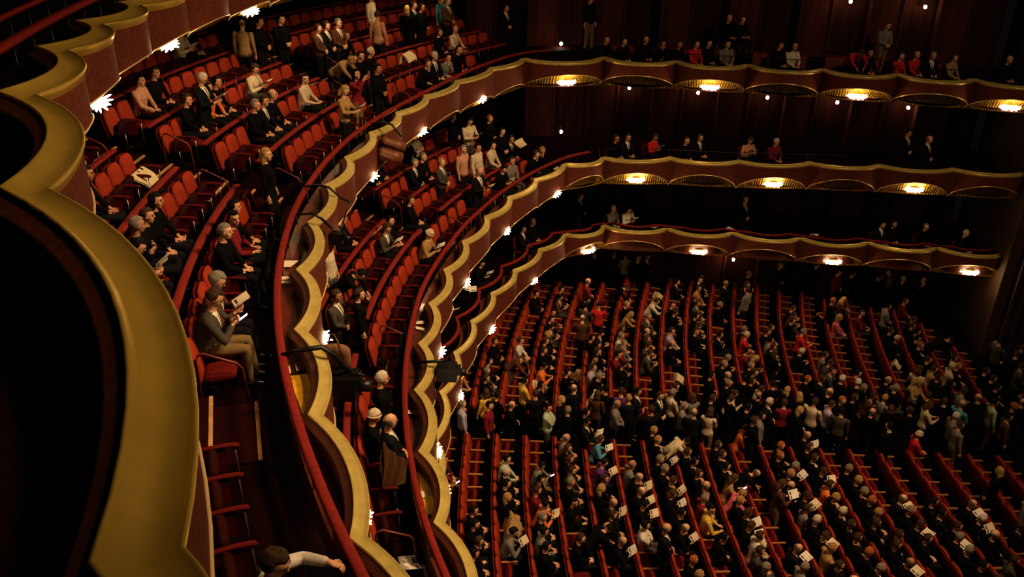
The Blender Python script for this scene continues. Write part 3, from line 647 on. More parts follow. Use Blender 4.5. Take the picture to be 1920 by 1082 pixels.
def make_body(pose, fem=False, vest=False):
    G = Fig(); m = G.mb; seated = pose in SIT; k = .93 if fem else 1.0; W = .182 if fem else .212
    hx, hy, hz = headpos(pose)
    pel = Vector((-.09, 0, .545)) if seated else Vector((0, 0, .93))
    if pose == 'B': pel = Vector((-.12, 0, .90))
    hd = Vector((hx, hy, hz))
    nk = hd+Vector((-.045, 0, -.155)) if pose not in 'Bf' else hd+Vector((-.09, 0, -.12))
    if pose == 'B': nk = hd+Vector((-.13, 0, -.05))
    ch = pel.lerp(nk, .62)+Vector((-.015 if pose != 'B' else 0, 0, .02))
    ax = (nk-pel).normalized(); fw = Vector((0, 1, 0)).cross(ax).normalized()   # forward of the torso
    if fw.x < 0 and abs(fw.x) > .2: fw = -fw
    def ring(t, rx, ry, off=0, n=18):
        c = pel.lerp(nk, t)+fw*off
        rx *= (1.0 if fem else 1.10) if ry > .1 else 1; ry *= (1.0 if fem else 1.06) if ry > .1 else 1
        return [c+fw*rx*cos(2*PI*j/n)+Vector((0, 1, 0))*ry*sin(2*PI*j/n) for j in range(n)]
    b = .88 if fem else 1
    spec = [(-.16, .09, .12, .0), (-.06, .128, .172, 0), (.08, .128*b, .170, .0), (.2, .122*b, .155*b, .005), (.34, .118*b, .150*b, .01), (.5, .122, .162*b, .012), (.64, .124, .178*b, .012), (.76, .110, .188*b, .0), (.86, .088, .168*b, -.006), (.93, .070, .115, -.004), (1.0, .056, .062, 0)]
    dense = []
    for (t0, a0, b0, o0), (t1, a1, b1, o1) in zip(spec, spec[1:]):
        for q in range(2): u = q/2; dense.append(ring(t0+(t1-t0)*u, a0+(a1-a0)*u, b0+(b1-b0)*u, o0+(o1-o0)*u))
    dense.append(ring(*spec[-1][:3], spec[-1][3])); m.rings(dense, 1)
    if fem:
        for s in (1, -1): m.ell(pel.lerp(nk, .60)+fw*.095+Vector((0, s*.07, 0)), (.055, .06, .065), 1, 12, 8)
    # neck, head
    G.limb([nk-ax*.02, hd+Vector((-.02, 0, -.06))], [.056*k, .052*k], 0)
    yaw, pit = dict(a=(0, 4), r=(0, 34), c=(8, 14), t=(-55, 4), x=(12, 2), f=(0, 26), p=(6, 36), S=(12, 8), D=(0, 2), N=(0, 32), U=(0, -4), B=(0, 62), X=(-15, 4), W=(-18, 25))[pose]
    HM = Matrix.Translation(hd) @ Matrix.Rotation(R(yaw), 4, 'Z') @ Matrix.Rotation(R(pit), 4, 'Y')
    H3 = HM.to_3x3()
    def hp(x, y, z): return HM @ Vector((x, y, z))
    m.ell(hp(-.005, 0, .02), (.098*k, .078*k, .105*k), 0, 18, 12, H3)
    m.ell(hp(.028, 0, -.045), (.062*k, .058*k, .075*k), 0, 14, 10, H3)
    m.ell(hp(.052, 0, -.09), (.030, .030, .024), 0, 10, 7, H3)            # chin
    m.tube([hp(.088, 0, .025), hp(.105, 0, -.005), hp(.112, 0, -.022)], [.010, .013, .015], 7, 0)
    m.ell(hp(.078, 0, .042), (.018, .052, .011), 0, 10, 6, H3)            # brow
    for s in (1, -1):
        m.ell(hp(-.008, s*.080*k, -.005), (.020, .010, .032), 0, 8, 6, H3)
        m.ell(hp(.055, s*.040, -.025), (.03, .022, .024), 0, 8, 6, H3)    # cheek
        G.post.ell(hp(.0865, s*.031, .019), (.009, .016, .008), 4, 8, 6, H3)
        G.post.ell(hp(.0925, s*.031, .040), (.006, .022, .004), 4, 8, 5, H3)
    G.post.ell(hp(.089, 0, -.055), (.008, .024, .007), 5, 8, 5, H3)
    # legs
    for s in (1, -1):
        if seated:
            hip = pel+Vector((.02, s*.092, -.01)); kn = Vector((.40, s*(.115 if not fem else .07), .53)); an = Vector((.40+(.06 if s > 0 else .0), s*.11, .09))
            if pose == 'x': kn = Vector((.40, s*.05, .53+(.13 if s > 0 else 0))); an = Vector((.46, s*(-.10 if s > 0 else .08), .09 if s < 0 else .26))
        else:
            hip = pel+Vector((.0, s*.085, -.02)); kn = Vector((.02 + (.05 if s > 0 and pose in 'DW' else 0), s*.095, .50)); an = Vector((-.02+(.10 if s > 0 and pose in 'DW' else 0), s*.10, .09))
        G.limb([hip, hip.lerp(kn, .5), kn, kn.lerp(an, .35), an], [.098, .085, .066, .062, .045], 2, n=12)
        m.tube([an+Vector((-.07, 0, -.045)), an+Vector((0, 0, -.04)), an+Vector((.09, 0, -.055)), an+Vector((.17, 0, -.065))], [.038, .045, .040, .026], 8, 6)
    # arms
    l1, l2 = .285*k, .255*k
    for s in (1, -1):
        sh = nk-ax*.075+Vector((0, s*W*b, 0))-fw*.01
        tg, pole, aim, curl, palm = {
          'a': (Vector((.24, s*.07, .64)), (-.3, s*.8, -.5), Vector((.36, s*-.02, .62)), .35, (0, 0, -1)),
          'r': (Vector((.27, s*.09, .80)), (-.2, s*.7, -.8), Vector((.37, s*.05, .86)), .7, (0, -s, .2)),
          'c': ((hd+Vector((.02, .02, -.19)) if s > 0 else Vector((.22, -.10, .64))), (.2, s*.5, -1), (hd+Vector((.06, .02, -.08)) if s > 0 else Vector((.33, 0, .62))), .8, (-1, 0, 0) if s > 0 else (0, 0, -1)),
          't': (Vector((.25, s*.12, .68)), (-.3, s*.8, -.5), Vector((.37, s*.04, .70)), .4, (0, 0, -1)),
          'x': (Vector((.15, s*-.09, .88+.03*s)), (.1, s*1, -.6), Vector((.12, s*-.22, .90)), .5, (-1, 0, 0)),
          'f': (Vector((.50, s*.10, .72)), (0, s*.7, -.6), Vector((.62, s*.04, .72)), .4, (0, 0, -1)),
          'p': (Vector((.27, s*.06, .84)), (-.1, s*.8, -.6), Vector((.36, s*.01, .89)), .8, (0, -s*.8, .6)),
          'S': (Vector((.21, s*.05, 1.02)), (-.4, s*.9, -.2), Vector((.26, s*-.06, .99)), .6, (-1, 0, 0)),
          'D': (Vector((.05, s*.26, .86)), (-.8, s*.3, 0), Vector((.08, s*.27, .74)), .35, (0, -s, 0)),
          'N': (Vector((.30, s*.09, 1.14)), (-.3, s*.7, -.7), Vector((.40, s*.05, 1.19)), .7, (0, -s, .2)),
          'U': ((Vector((.30, .06, 1.60)) if s > 0 else Vector((.28, -.10, 1.52))), (.2, s*.6, -1), (Vector((.36, .05, 1.70)) if s > 0 else Vector((.34, -.08, 1.62))), .5, (-.4, -s, 0)),
          'B': (Vector((.52, s*.12, .80)), (.3, s*.8, 0), Vector((.58, s*.08, .70)), .4, (0, -s, 0)),
          'X': (Vector((.19, s*-.08, 1.24+.03*s)), (.1, s*1, -.5), Vector((.16, s*-.22, 1.27)), .5, (-1, 0, 0)),
          'W': ((Vector((.50, s*.16, 1.28)) if s > 0 else Vector((.1, -.28, .9))), (0, s*1, -.4), (Vector((.62, s*.14, 1.22)) if s > 0 else Vector((.15, -.3, .8))), .7, (0, 0, -1))}[pose]
        el, wr = ik(sh, tg, l1, l2, pole)
        G.limb([sh, sh.lerp(el, .5), el, el.lerp(wr, .8)], [.068, .059, .052, .042], 1)
        G.limb([el.lerp(wr, .78), wr], [.030, .027], 0)
        hand(G, wr, el, s, curl, aim, palm)
    # one continuous skin over everything
    tmp = m.mesh('tmp', []); ob = bpy.data.objects.new('tmp', tmp); COL.objects.link(ob)
    rm = ob.modifiers.new('r', 'REMESH'); rm.mode = 'VOXEL'; rm.voxel_size = .0125; rm.use_smooth_shade = True
    sm = ob.modifiers.new('s', 'SMOOTH'); sm.factor = .5; sm.iterations = 2
    dg = bpy.context.evaluated_depsgraph_get(); me = bpy.data.meshes.new_from_object(ob.evaluated_get(dg))
    kd = KDTree(len(m.f))
    for i, f in enumerate(m.f):
        c = Vector((0, 0, 0))
        for v in f: c += Vector(m.v[v])
        kd.insert(c/len(f), i)
    kd.balance()
    base = MB(); base.v = [tuple(v.co) for v in me.vertices]
    for p in me.polygons:
        _, i, _ = kd.find(p.center); q = m.m[i]
        if q == 1 and vest:
            t = (p.center-pel).dot(ax)/(nk-pel).length; y = abs(p.center.y); fr = p.normal.dot(fw)
            if t > .42 and fr > .15 and y < .012+(t-.42)*.13: q = 3 if y > .017 or t > .93 else 7
        base.f.append(tuple(p.vertices)); base.m.append(q); base.sm.append(True)
    n = len(base.v); base.v += G.post.v; base.f += [tuple(n+v for v in f) for f in G.post.f]; base.m += G.post.m; base.sm += G.post.sm
    bpy.data.objects.remove(ob); bpy.data.meshes.remove(me); bpy.data.meshes.remove(tmp)
    return base, HM, nk
SKIN = [mat('skin_warm', (.58, .30, .17), .55, 0, .12, 30, spec=.25), mat('skin_fair', (.66, .38, .24), .55, 0, .12, 30, spec=.25), mat('skin_tan', (.40, .19, .10), .55, 0, .12, 30, spec=.25)]
TOPC = dict(k=((.006, .005, .006), 'black', 'top'), K=((.010, .010, .013), 'black', 'suit'), g=((.20, .18, .16), 'grey', 'top'), G=((.075, .062, .045), 'olive', 'jacket'), w=((.62, .55, .47), 'white', 'shirt'),
    c=((.58, .46, .32), 'cream', 'top'), b=((.10, .045, .022), 'brown', 'jacket'), t=((.36, .22, .09), 'tan', 'coat'), r=((.50, .03, .03), 'red', 'top'), p=((.62, .14, .20), 'pink', 'top'), o=((.72, .20, .05), 'orange', 'top'), s=((.52, .27, .17), 'salmon pink', 'top'),
    l=((.42, .36, .46), 'lilac', 'shirt'), u=((.10, .30, .38), 'blue', 'sweater'), y=((.62, .40, .07), 'yellow', 'top'), m=((.20, .02, .025), 'maroon', 'top'), v=((.13, .04, .16), 'purple', 'coat'), e=((.40, .48, .34), 'pale green', 'top'))
TOPM = {k: mat('cloth_'+v[1].replace(' ', '_')+('_suit' if k == 'K' else ''), v[0], .85, 0, .25, 18, bump=.3, spec=.08) for k, v in TOPC.items()}
PANTS = [mat('dark_trousers', (.012, .011, .012), .85, 0, .2, 18, spec=.08), mat('khaki_trousers', (.20, .13, .055), .85, 0, .2, 18, spec=.08), mat('grey_trousers', (.07, .065, .06), .85, 0, .2, 18, spec=.08)]
SHIRT = mat('shirt_front', (.66, .56, .46), .7, 0, .1, 20); EYE = mat('eyes_and_brows', (.02, .012, .008), .4); LIP = mat('lips', (.38, .11, .08), .5); SHOE = mat('black_leather', (.008, .007, .006), .35); TIE = mat('dark_tie', (.05, .012, .015), .6)
HAIRC = dict(k=((.008, .006, .005), 'black-haired'), b=((.060, .030, .014), 'brown-haired'), d=((.36, .21, .075), 'fair-haired'), g=((.24, .20, .155), 'grey-haired'), w=((.56, .48, .38), 'white-haired'), z=((.16, .12, .09), 'balding'), r=((.35, .11, .03), 'red-haired'),
    L=((.006, .005, .005), 'long black-haired'), M=((.085, .042, .02), 'long brown-haired'), D=((.42, .26, .09), 'long blond-haired'), h=((.60, .48, .33), 'cream-hatted'), l=((.25, .17, .10), 'light-haired'))
HAIRM = {k: mat('hair_'+str(ord(k)), v[0], .65, 0, .35, 60, bump=.4, stretch=(1, 1, 4), spec=.15) for k, v in HAIRC.items()}
def hair_mesh(style):
    m = MB(); NU, NV = 26, 18; vs = []
    for i in range(NV+1):
        th = PI*i/NV
        for j in range(NU):
            ph = 2*PI*j/NU; dx, dy, dz = sin(th)*cos(ph), sin(th)*sin(ph), cos(th)
            wob = 1+.035*sin(5*ph+3*th)+.03*sin(9*th+2*ph)+.02*sin(13*ph)
            rx, ry, rz = .112*wob, .091*wob, .118*wob; ox, oz = -.008, .022
            x, y, z = ox+rx*dx, ry*dy, oz+rz*dz
            low = -.035
            if style == 'long': low = -.20
            if style == 'hat': low = .015
            front = dx > .30 and dz < (.62 if style != 'hat' else .25)
            inner = front or z < low
            if style == 'bald' and (dz > .38 or dx > .0 and dz > .1): inner = True
            if style == 'short' and dx > -.05 and z < -.005: inner = True
            if style == 'long':
                if z < -.03 and dx < .35: 
                    f = (-.03-z)/.085; z = -.03-f*.20; x = ox-.02+ .075*dx*(1+.1*f)*1.25-.02; y = .095*dy*(1+.12*f)/max(.35, math.sqrt(dx*dx+dy*dy)) if dx*dx+dy*dy > .02 else y; inner = dx > .25; x = min(x, .02)
                    if not inner: vs.append((x, y, z)); continue
                if inner and z < low: pass
            if inner: x, y, z = ox+.080*dx, .060*dy, oz+.080*dz
            vs.append((x, y, z))
    fs = []
    for i in range(NV):
        for j in range(NU): fs.append((i*NU+j, (i+1)*NU+j, (i+1)*NU+(j+1) % NU, i*NU+(j+1) % NU))
    m.add(vs, fs, 0, True)
    if style == 'hat':
        m.tube([(.11*cos(2*PI*k/20)-.008, .093*sin(2*PI*k/20), .02) for k in range(21)], .014, 7)
    return m.mesh('hair_'+style, [])
HST = {s: hair_mesh(s) for s in ('short', 'bald', 'long', 'hat')}
for me in HST.values(): me.materials.append(HAIRM['b'])
def hstyle(h): return 'bald' if h == 'z' else 'long' if h in 'LMD' else 'hat' if h == 'h' else 'short'
BASES = {}
def base(pose, fem, vest):
    k = (pose, fem, vest)
    if k not in BASES:
        b, HM, nk = make_body(pose, fem, vest)
        BASES[k] = (b.mesh('person_body', [SKIN[0], TOPM['k'], PANTS[0], SHIRT, EYE, LIP, SHOE, TIE]), HM)
    return BASES[k]
DOING = dict(a='sitting', r='reading', c='chin on hand', t='turned aside', x='arms crossed', f='leaning forward', p='using phone', S='standing', D='standing', N='standing reading', U='hands raised', B='bending over', X='standing arms crossed', W='leaning over rail')
# programme booklet
def booklet():
    m = MB()
    for s in (1, -1):
        M_ = Matrix.Rotation(R(14*s), 4, 'X'); w, h = .15, .22
        vs = [M_ @ Vector((x, y*s, z)) for z in (0, .004) for x, y in ((-h/2, 0), (h/2, 0), (h/2, w), (-h/2, w))]
        fs = [(0, 1, 2, 3), (7, 6, 5, 4), (0, 4, 5, 1), (1, 5, 6, 2), (2, 6, 7, 3), (3, 7, 4, 0)]
        m.add(vs, fs, 0)
        for q in range(3):
            x0 = -.085+q*.06; vs = [M_ @ Vector((x, y*s, .0046)) for x, y in ((x0, .02), (x0+.035, .02), (x0+.035, .125), (x0, .125))]
            if q != 1 or s > 0: m.add(vs, [(0, 1, 2, 3)], 1 if q == 0 else 2)
    return m.mesh('programme', [WHITE, INK, CREAM])
BOOK = booklet(); BOOKC = BOOK.copy(); BOOKC.materials[0] = CREAM
def counted(ps):                                          # ordinal of each figure inside its row
    g = {}
    for p in ps: g.setdefault((p['L'], p['info'][0], p['info'][1], p['code'][0] in SIT), []).append(p)
    for v in g.values():
        v.sort(key=lambda p: p['info'][2])
        for i, p in enumerate(v): p['n'] = i
counted(PLACED)
PLACED.sort(key=lambda p: p['d']+(9 if p['L'] == 'O' and p['info'][0] == 'far' else 0))
crowd = MB(); crowd_m = []; cm_idx = {}
def cm(mt):
    if mt.name not in cm_idx: cm_idx[mt.name] = len(crowd_m); crowd_m.append(mt)
    return cm_idx[mt.name]
used_labels = set(); NP = 0
prd = random.Random(3)
for p in PLACED:
    pose, tc, hc = p['code'][:3]; fem = hc in 'LMD' or (hc in 'db' and prd.random() < .35); vest = tc == 'K' or (tc in 'Gb' and not fem)
    me, HM = base(pose, fem and pose not in 'UWB' or pose == 'U', vest)
    sk = SKIN[0] if prd.random() < .6 else SKIN[1] if prd.random() < .75 else SKIN[2]
    pt = PANTS[0] if tc in 'Kk' or prd.random() < .6 else prd.choice(PANTS[1:])
    if tc == 't': pt = PANTS[0]
    if p['code'] == 'Dkk' and p['L'] == 'A': pt = PANTS[1]
    if p['code'] == 'pGb' and p['L'] == 'A': pt = PANTS[1]
    mats = [sk, TOPM[tc], pt, SHIRT, EYE, LIP, SHOE, TIE]
    sc = prd.uniform(1.03, 1.09)*(1.05 if p['d'] < 13.5 else 1); hm = HST[hstyle(hc)]
    if NP >= 300:
        mw = Matrix.Translation(p['loc']) @ Matrix.Rotation(p['yaw'], 4, 'Z') @ Matrix.Scale(sc, 4)
        merge_into(crowd, me, mw, [cm(x) for x in mats]); merge_into(crowd, hm, mw @ HM, cm(HAIRM[hc])); continue
    NP += 1
    reg, row, key = p['info']; hn = HAIRC[hc][1]; col, gar = TOPC[tc][1:]
    who = '%s person in %s %s' % (hn, col, DOING[pose])
    n = ORD[p['n']]
    if p['L'] == 'O':
        where = '%s stalls, %s row, %s along' % (reg, ORD[row+1], n)
    else: where = '%s %s, %s row, %s along' % (BN[p['L']].split()[0], 'boxes' if reg == 'box' else 'tier', ORD[row-1], n)
    o = bpy.data.objects.new('person', me); link(o); o.location = p['loc']; o.rotation_euler = (0, 0, p['yaw']); o.scale = (sc,)*3
    for i, mt in enumerate(mats): o.material_slots[i].link = 'OBJECT'; o.material_slots[i].material = mt
    prop(o, who+', '+where, 'person', 'opera audience')
    if p['d'] < 60:
        h = bpy.data.objects.new('hat' if hc == 'h' else 'hair', hm); link(h, o); h.matrix_local = HM
        h.material_slots[0].link = 'OBJECT'; h.material_slots[0].material = HAIRM[hc]
    mw = Matrix.Translation(p['loc']) @ Matrix.Rotation(p['yaw'], 4, 'Z') @ Matrix.Scale(sc, 4)
    if pose in 'rN':
        z = .90 if pose == 'r' else 1.24; x = .37 if pose == 'r' else .41
        b = bpy.data.objects.new('programme', BOOKC if prd.random() < .5 else BOOK); link(b)
        b.matrix_world = mw @ Matrix.Translation((x, 0, z)) @ Matrix.Rotation(R(prd.uniform(-25, -45)), 4, 'Y') @ Matrix.Rotation(R(prd.uniform(-20, 20)), 4, 'Z')
        prop(b, 'open paper programme held by %s person in %s, %s' % (hn, col, where), 'programme', 'paper programmes')
    if pose == 'p':
        b = MB(); b.box((0, 0, 0), (.14, .07, .008)); b.box((0, 0, .0045), (.125, .06, .002), 1)
        t = b.build('mobile_phone', [BLACKM, PHONE]); t.matrix_world = mw @ Matrix.Translation((.40, 0, .90)) @ Matrix.Rotation(R(-35), 4, 'Y')
        prop(t, 'lit phone held by %s person in %s, %s' % (hn, col, where), 'phone')
if crowd.v: crowd.build('distant_audience', crowd_m, label='smallest distant people of the audience in the far stalls', cat='crowd', kind='stuff')
# ------------------------------------------------------------------ crystal lamps under every other scallop
def crystal():
    b = MB(); b.rings([[Vector((r*cos(2*PI*j/16), r*sin(2*PI*j/16), z)) for j in range(16)] for r, z in ((.02, .15), (.07, .14), (.10, .10), (.10, .08))])
    c = MB(); rd = random.Random(2); n = 40
    for i in range(n):
        z = 1-1.75*(i+.5)/n; r = math.sqrt(max(0, 1-z*z)); a = i*2.39996
        d = Vector((r*cos(a), r*sin(a), -z*.75)); l = rd.uniform(.17, .23)
        if d.z > .45: continue
        c.tube([d*.04, d*l*.8, d*l], [.010, .016, .006], 6)
    c.ell((0, 0, 0), (.07, .07, .06), 0, 10, 7)
    return b.mesh('lamp_cap', [GOLD]), c.mesh('lamp_crystals', [LAMPM])
CAP, CRY = crystal()
LAMPW = dict(A=0, B=1, C=1, D=1); nl = 0
for L in 'DABC':
    lv = LEV[L]; cps = lv['cps']; tot = 0
    for ci in range(len(cps)-1):
        i = ci-lv['off']
        if i % 2 != LAMPW[L]: continue
        a, b = cps[ci], cps[ci+1]; mid = (a+b)/2; inn = lv['info'][ci*NS+NS//2][3]; s = .80 if L == 'A' and i >= 12 else SAG[L](i)
        rear = i < NREAR[L]-1
        p = mid+inn*(s*(.62 if not rear else .9)); z = a.z-FH+(.24 if not rear else .16)
        if L == 'D': p = mid+inn*(s*.45); z -= .18
        elif rear: z += .09
        pos = Vector((p.x, p.y, z))
        if hidden_near(pos): continue
        o = empty('crystal_sconce', pos, (math.atan2(b.y-a.y, b.x-a.x) if not rear else i), label='lit crystal lamp under the %s, %s lamp counted from the near end' % (BN[L]+(' front' if L != 'D' else ' front'), ORD[tot]), cat='lamp', group='crystal lamps'); tot += 1
        for nme, me in (('cap', CAP), ('crystals', CRY)):
            c = bpy.data.objects.new(nme, me); link(c, o); c.scale = (1.7, .9, .80) if not rear else (1, 1, 1)
        m = MB(); m.tube([(0, 0, .10), (0, 0, .34)], .012, 6); m.build('stem', [GOLD], o)
        l = bpy.data.lights.new('lamp_glow', 'POINT'); l.energy = 22 if not rear else 8; l.color = (1, .66, .30); l.shadow_soft_size = .10
        lo = bpy.data.objects.new('lamp_glow', l); link(lo); q = mid+inn*(s*.92+.04); lo.location = (q.x, q.y, z-.10) if not rear else (p.x+inn.x*.14, p.y+inn.y*.14, z-.04); nl += 1
print('lamps', nl)
# ------------------------------------------------------------------ pilasters and sconces on the far wall
def onwall(x, y, wy):
    d = ray(x, y); t = wy/d.y; return Vector((d.x*t, wy, CH+d.z*t))
for n_, xw in enumerate([-9.5, -6.6, -3.9, -1.5, .9, 3.35, 5.8, 8.25, 10.7, 13.1, 15.4]):
    yw = 36.2 if xw < -3.4 else 35.4 if xw < 0 else 34.6 if xw < 2 else 33.9-.14*(xw-3)
    m = MB(); m.box((0, 0, 9.5), (1.05, .34, 19)); 
    for s in (-1, 1): m.box((s*.56, -.1, 9.5), (.07, .28, 19))
    m.build('trim_%d' % (20+n_), [COLM], None, (xw, yw-.2, 0), 0, label='walnut pilaster on the far wall', cat='pilaster', kind='structure')
SCO = [(1052, 82), (1052, 158), (1180, 165), (1309, 174), (1439, 183), (1570, 192), (1703, 202), (1595, 3), (1735, 13), (1052, 247), (1375, 487)]
for n_, (x, y) in enumerate(SCO):
    wy = 33.0
    for _ in range(4): xx = onwall(x, y, wy).x; wy = 33.0 if xx < 3 else 33.9-.14*(xx-3)-.62
    p = onwall(x, y, wy)
    o = empty('wall_sconce', p, 0, label='small lit sconce on the dark far wall, %s of %d counted by height and distance' % (ORD[n_], len(SCO)), cat='sconce', group='small wall sconces')
    m = MB(); m.tube([(0, .5, .05), (0, .2, .07), (0, .04, .05)], .02, 6); m.tube([(0, .42, .05), (0, .5, .05)], .06, 10); m.build('bracket', [BLACKM], o)
    m = MB(); m.ell((0, 0, 0), (.055, .055, .065), 0, 10, 8); m.build('bulb', [BULB], o)
    l = bpy.data.lights.new('sconce_glow', 'POINT'); l.energy = 7; l.color = (1, .35, .15); l.shadow_soft_size = .05; lo = bpy.data.objects.new('sconce_glow', l); link(lo); lo.location = p+Vector((-.14, .12, .05))
# ------------------------------------------------------------------ boxes on the far side
RED_PANEL = mat('dark_red_panel', (.20, .022, .016), .7, 0, .3, 10)
def boxline(L, d, i0, i1):
    cps = LEV[L]['cps']; off = LEV[L]['off']; ln = offs(L, d); return [ln[i+off] for i in range(i0, i1+1)]
for L, d in (('A', 1.52),):
    n0 = NREAR[L]
    pts = boxline(L, d, n0, n0+(5 if L == 'A' else 4))
    for i in range(len(pts)-1):
        a, b = pts[i], pts[i+1]; c = (a+b)/2; t = (b-a).normalized(); ln = (b-a).length*.74
        z = CH-HR[L]; m = MB(); m.box((0, 0, 0), (ln, .05, .62)); m.box((0, -.01, .32), (ln+.04, .09, .035), 1)
        m.build('dividing_screen', [RED_PANEL, VELVD], None, (c.x, c.y, z-.16), math.atan2(t.y, t.x), label='low dark red panel behind the front sitters, %s boxes, %s from the rear seats' % (BN[L].split()[0], ORD[i]), cat='partition', group='low red box panels')
for L in 'AB':
    n0 = NREAR[L]; ln = boxline(L, .32, n0, n0+(5 if L == 'A' else 4)); z = CH-HR[L]+.17
    m = MB(); base = ln[0].copy(); base.z = z-1.0
    o = empty('guard_rail', base, 0, label='thin dark guard rail behind the gold rim of the %s boxes' % BN[L].split()[0], cat='rail')
    m.tube([(p.x-base.x, p.y-base.y, 1.0) for p in ln], .014, 6); m.build('tube', [BLACKM], o)
    for p in ln:
        b = MB(); b.tube([(p.x-base.x, p.y-base.y, 0), (p.x-base.x, p.y-base.y, 1.0)], .012, 6); b.build('post', [BLACKM], o)
# chairs in the far boxes
def box_chair():
    parts = []
    m = MB(); m.rings(xf(pad_rings(.44, .42, .07, n=20), Matrix.Translation((-.18, 0, .50)) @ Matrix.Rotation(R(-10), 4, 'Y'))); parts.append(('backrest', m.mesh('box_chair_back', [VELVD])))
    m = MB(); m.rings(xf(pad_rings(.44, .42, .07, n=20), Matrix.Translation((-.22, 0, .42)) @ Matrix.Rotation(R(90), 4, 'Y') @ Matrix.Rotation(PI, 4, 'Z'))); parts.append(('seat', m.mesh('box_chair_seat', [VELVD])))
    for sx in (1, -1):
        for sy in (1, -1):
            m = MB(); m.tube([(sx*.18, sy*.18, .40), (sx*.20, sy*.20, 0)], [.018, .012], 6); parts.append(('leg', m.mesh('box_chair_leg', [WOOD])))
    return parts
BC = box_chair(); nbc = 0
for p in PLACED:
    if p['L'] in 'ABC' and p['code'][0] in SIT and (p['info'][0] == 'box' or p['L'] == 'C'):
        loc = p['loc'].copy(); nbc += 1
        put_seat('box_chair', BC, loc-Vector((cos(p['yaw'])*.04, sin(p['yaw'])*.04, 0)), p['yaw'], 'loose dark red chair, %s boxes, under %s person along in %s row' % (BN[p['L']].split()[0], ORD[p['n']], ORD[p['info'][1]-1]), 'loose chairs in the boxes')
# raised floors under the rows of the boxes
for L in 'ABC':
    for k, (d, fo) in enumerate(side_rows(L)):
        if k == 0: continue
        n0 = NREAR[L]; i1 = len(LEV[L]['cps'])-1-LEV[L]['off']; f_ = boxline(L, d-.5, n0-1, i1); b_ = boxline(L, (3.0 if k == 2 else 2.5)+(.55 if k == 2 else 0), n0-1, i1); z = CH-HR[L]-fo
        m = MB()
        for i in range(len(f_)-1):
            m.add([(f_[i].x, f_[i].y, z), (f_[i+1].x, f_[i+1].y, z), (b_[i+1].x, b_[i+1].y, z), (b_[i].x, b_[i].y, z)], [(3, 2, 1, 0)])
            m.add([(f_[i].x, f_[i].y, z-.31), (f_[i+1].x, f_[i+1].y, z-.31), (f_[i+1].x, f_[i+1].y, z), (f_[i].x, f_[i].y, z)], [(0, 1, 2, 3)])
        m.build('floor_%s_box_step_%d' % (LN[L], k), [CARPET], label='raised dark floor in the far boxes', cat='floor', kind='structure')
# ------------------------------------------------------------------ nearest balcony: inner red rail, rods
h = 2.25
pts = smooth(resample([P(x, y, h) for x, y in [(-140, 168), (-60, 122), (0, 88), (60, 52), (110, 26), (160, 2), (230, -28), (300, -55)]], 30), 3)
rail_thing(pts, 'broad red padded rail inside the nearest gold rim, top corner', None, CH-3.3, w=.17, t=.05, post=1.0)
pts2 = [p+Vector((-.42, .25, .16)) for p in pts]
rail_thing(pts2, 'second red padded rail just behind the first one in the top corner', None, CH-3.3, w=.09, t=.04, post=1.0)
# ------------------------------------------------------------------ clothes left on seats
def drape(seed, w=.55, front=.45, back=.35, puff=0):
    rd = random.Random(seed); m = MB(); NU, NV = 22, 26; vs = []; ph = [rd.uniform(0, 6) for _ in range(4)]
    for i in range(NV+1):
        s = -back+(front+back)*i/NV
        for j in range(NU+1):
            y = (j/NU-.5)*w*(1+.18*sin(s*7+ph[0]))+.05*sin(s*9+ph[1])
            if s < 0: x, z = -.10+s*.25, .0+s*.95
            else: x, z = -.05+s*.62, .04-s*.62
            if abs(s) < .07: x, z = -.10+(s+.07)*.6, .03*(1-abs(s)/.07)+z*.3
            f = .030*sin(j*1.15+ph[2]+s*4)+.018*sin(j*2.3+ph[3])
            vs.append((x+f*.8+puff*cos((j/NU-.5)*PI)*.12, y, z+f*.5+puff*.1*cos((j/NU-.5)*PI)))
    n = NU+1; fs = [(i*n+j, i*n+j+1, (i+1)*n+j+1, (i+1)*n+j) for i in range(NV) for j in range(NU)]
    m.add(vs, fs, 0, True)
    k = len(vs); m.add([(x-.022, y, z-.022) for x, y, z in vs], [tuple(reversed(f)) for f in fs], 0, True)
    edge = [(0, j) for j in range(NU+1)]+[(i, NU) for i in range(1, NV+1)]+[(NV, j) for j in range(NU-1, -1, -1)]+[(i, 0) for i in range(NV-1, 0, -1)]
    ids = [i*n+j for i, j in edge]
    for a, b in zip(ids, ids[1:]+ids[:1]): m.f.append((a, b, b+k, a+k)); m.m.append(0); m.sm.append(True)
    return m.mesh('draped_coat', [TOPM['c']])
CREAMC = mat('cream_cloth', (.66, .52, .32), .8, 0, .2, 14, bump=.4)
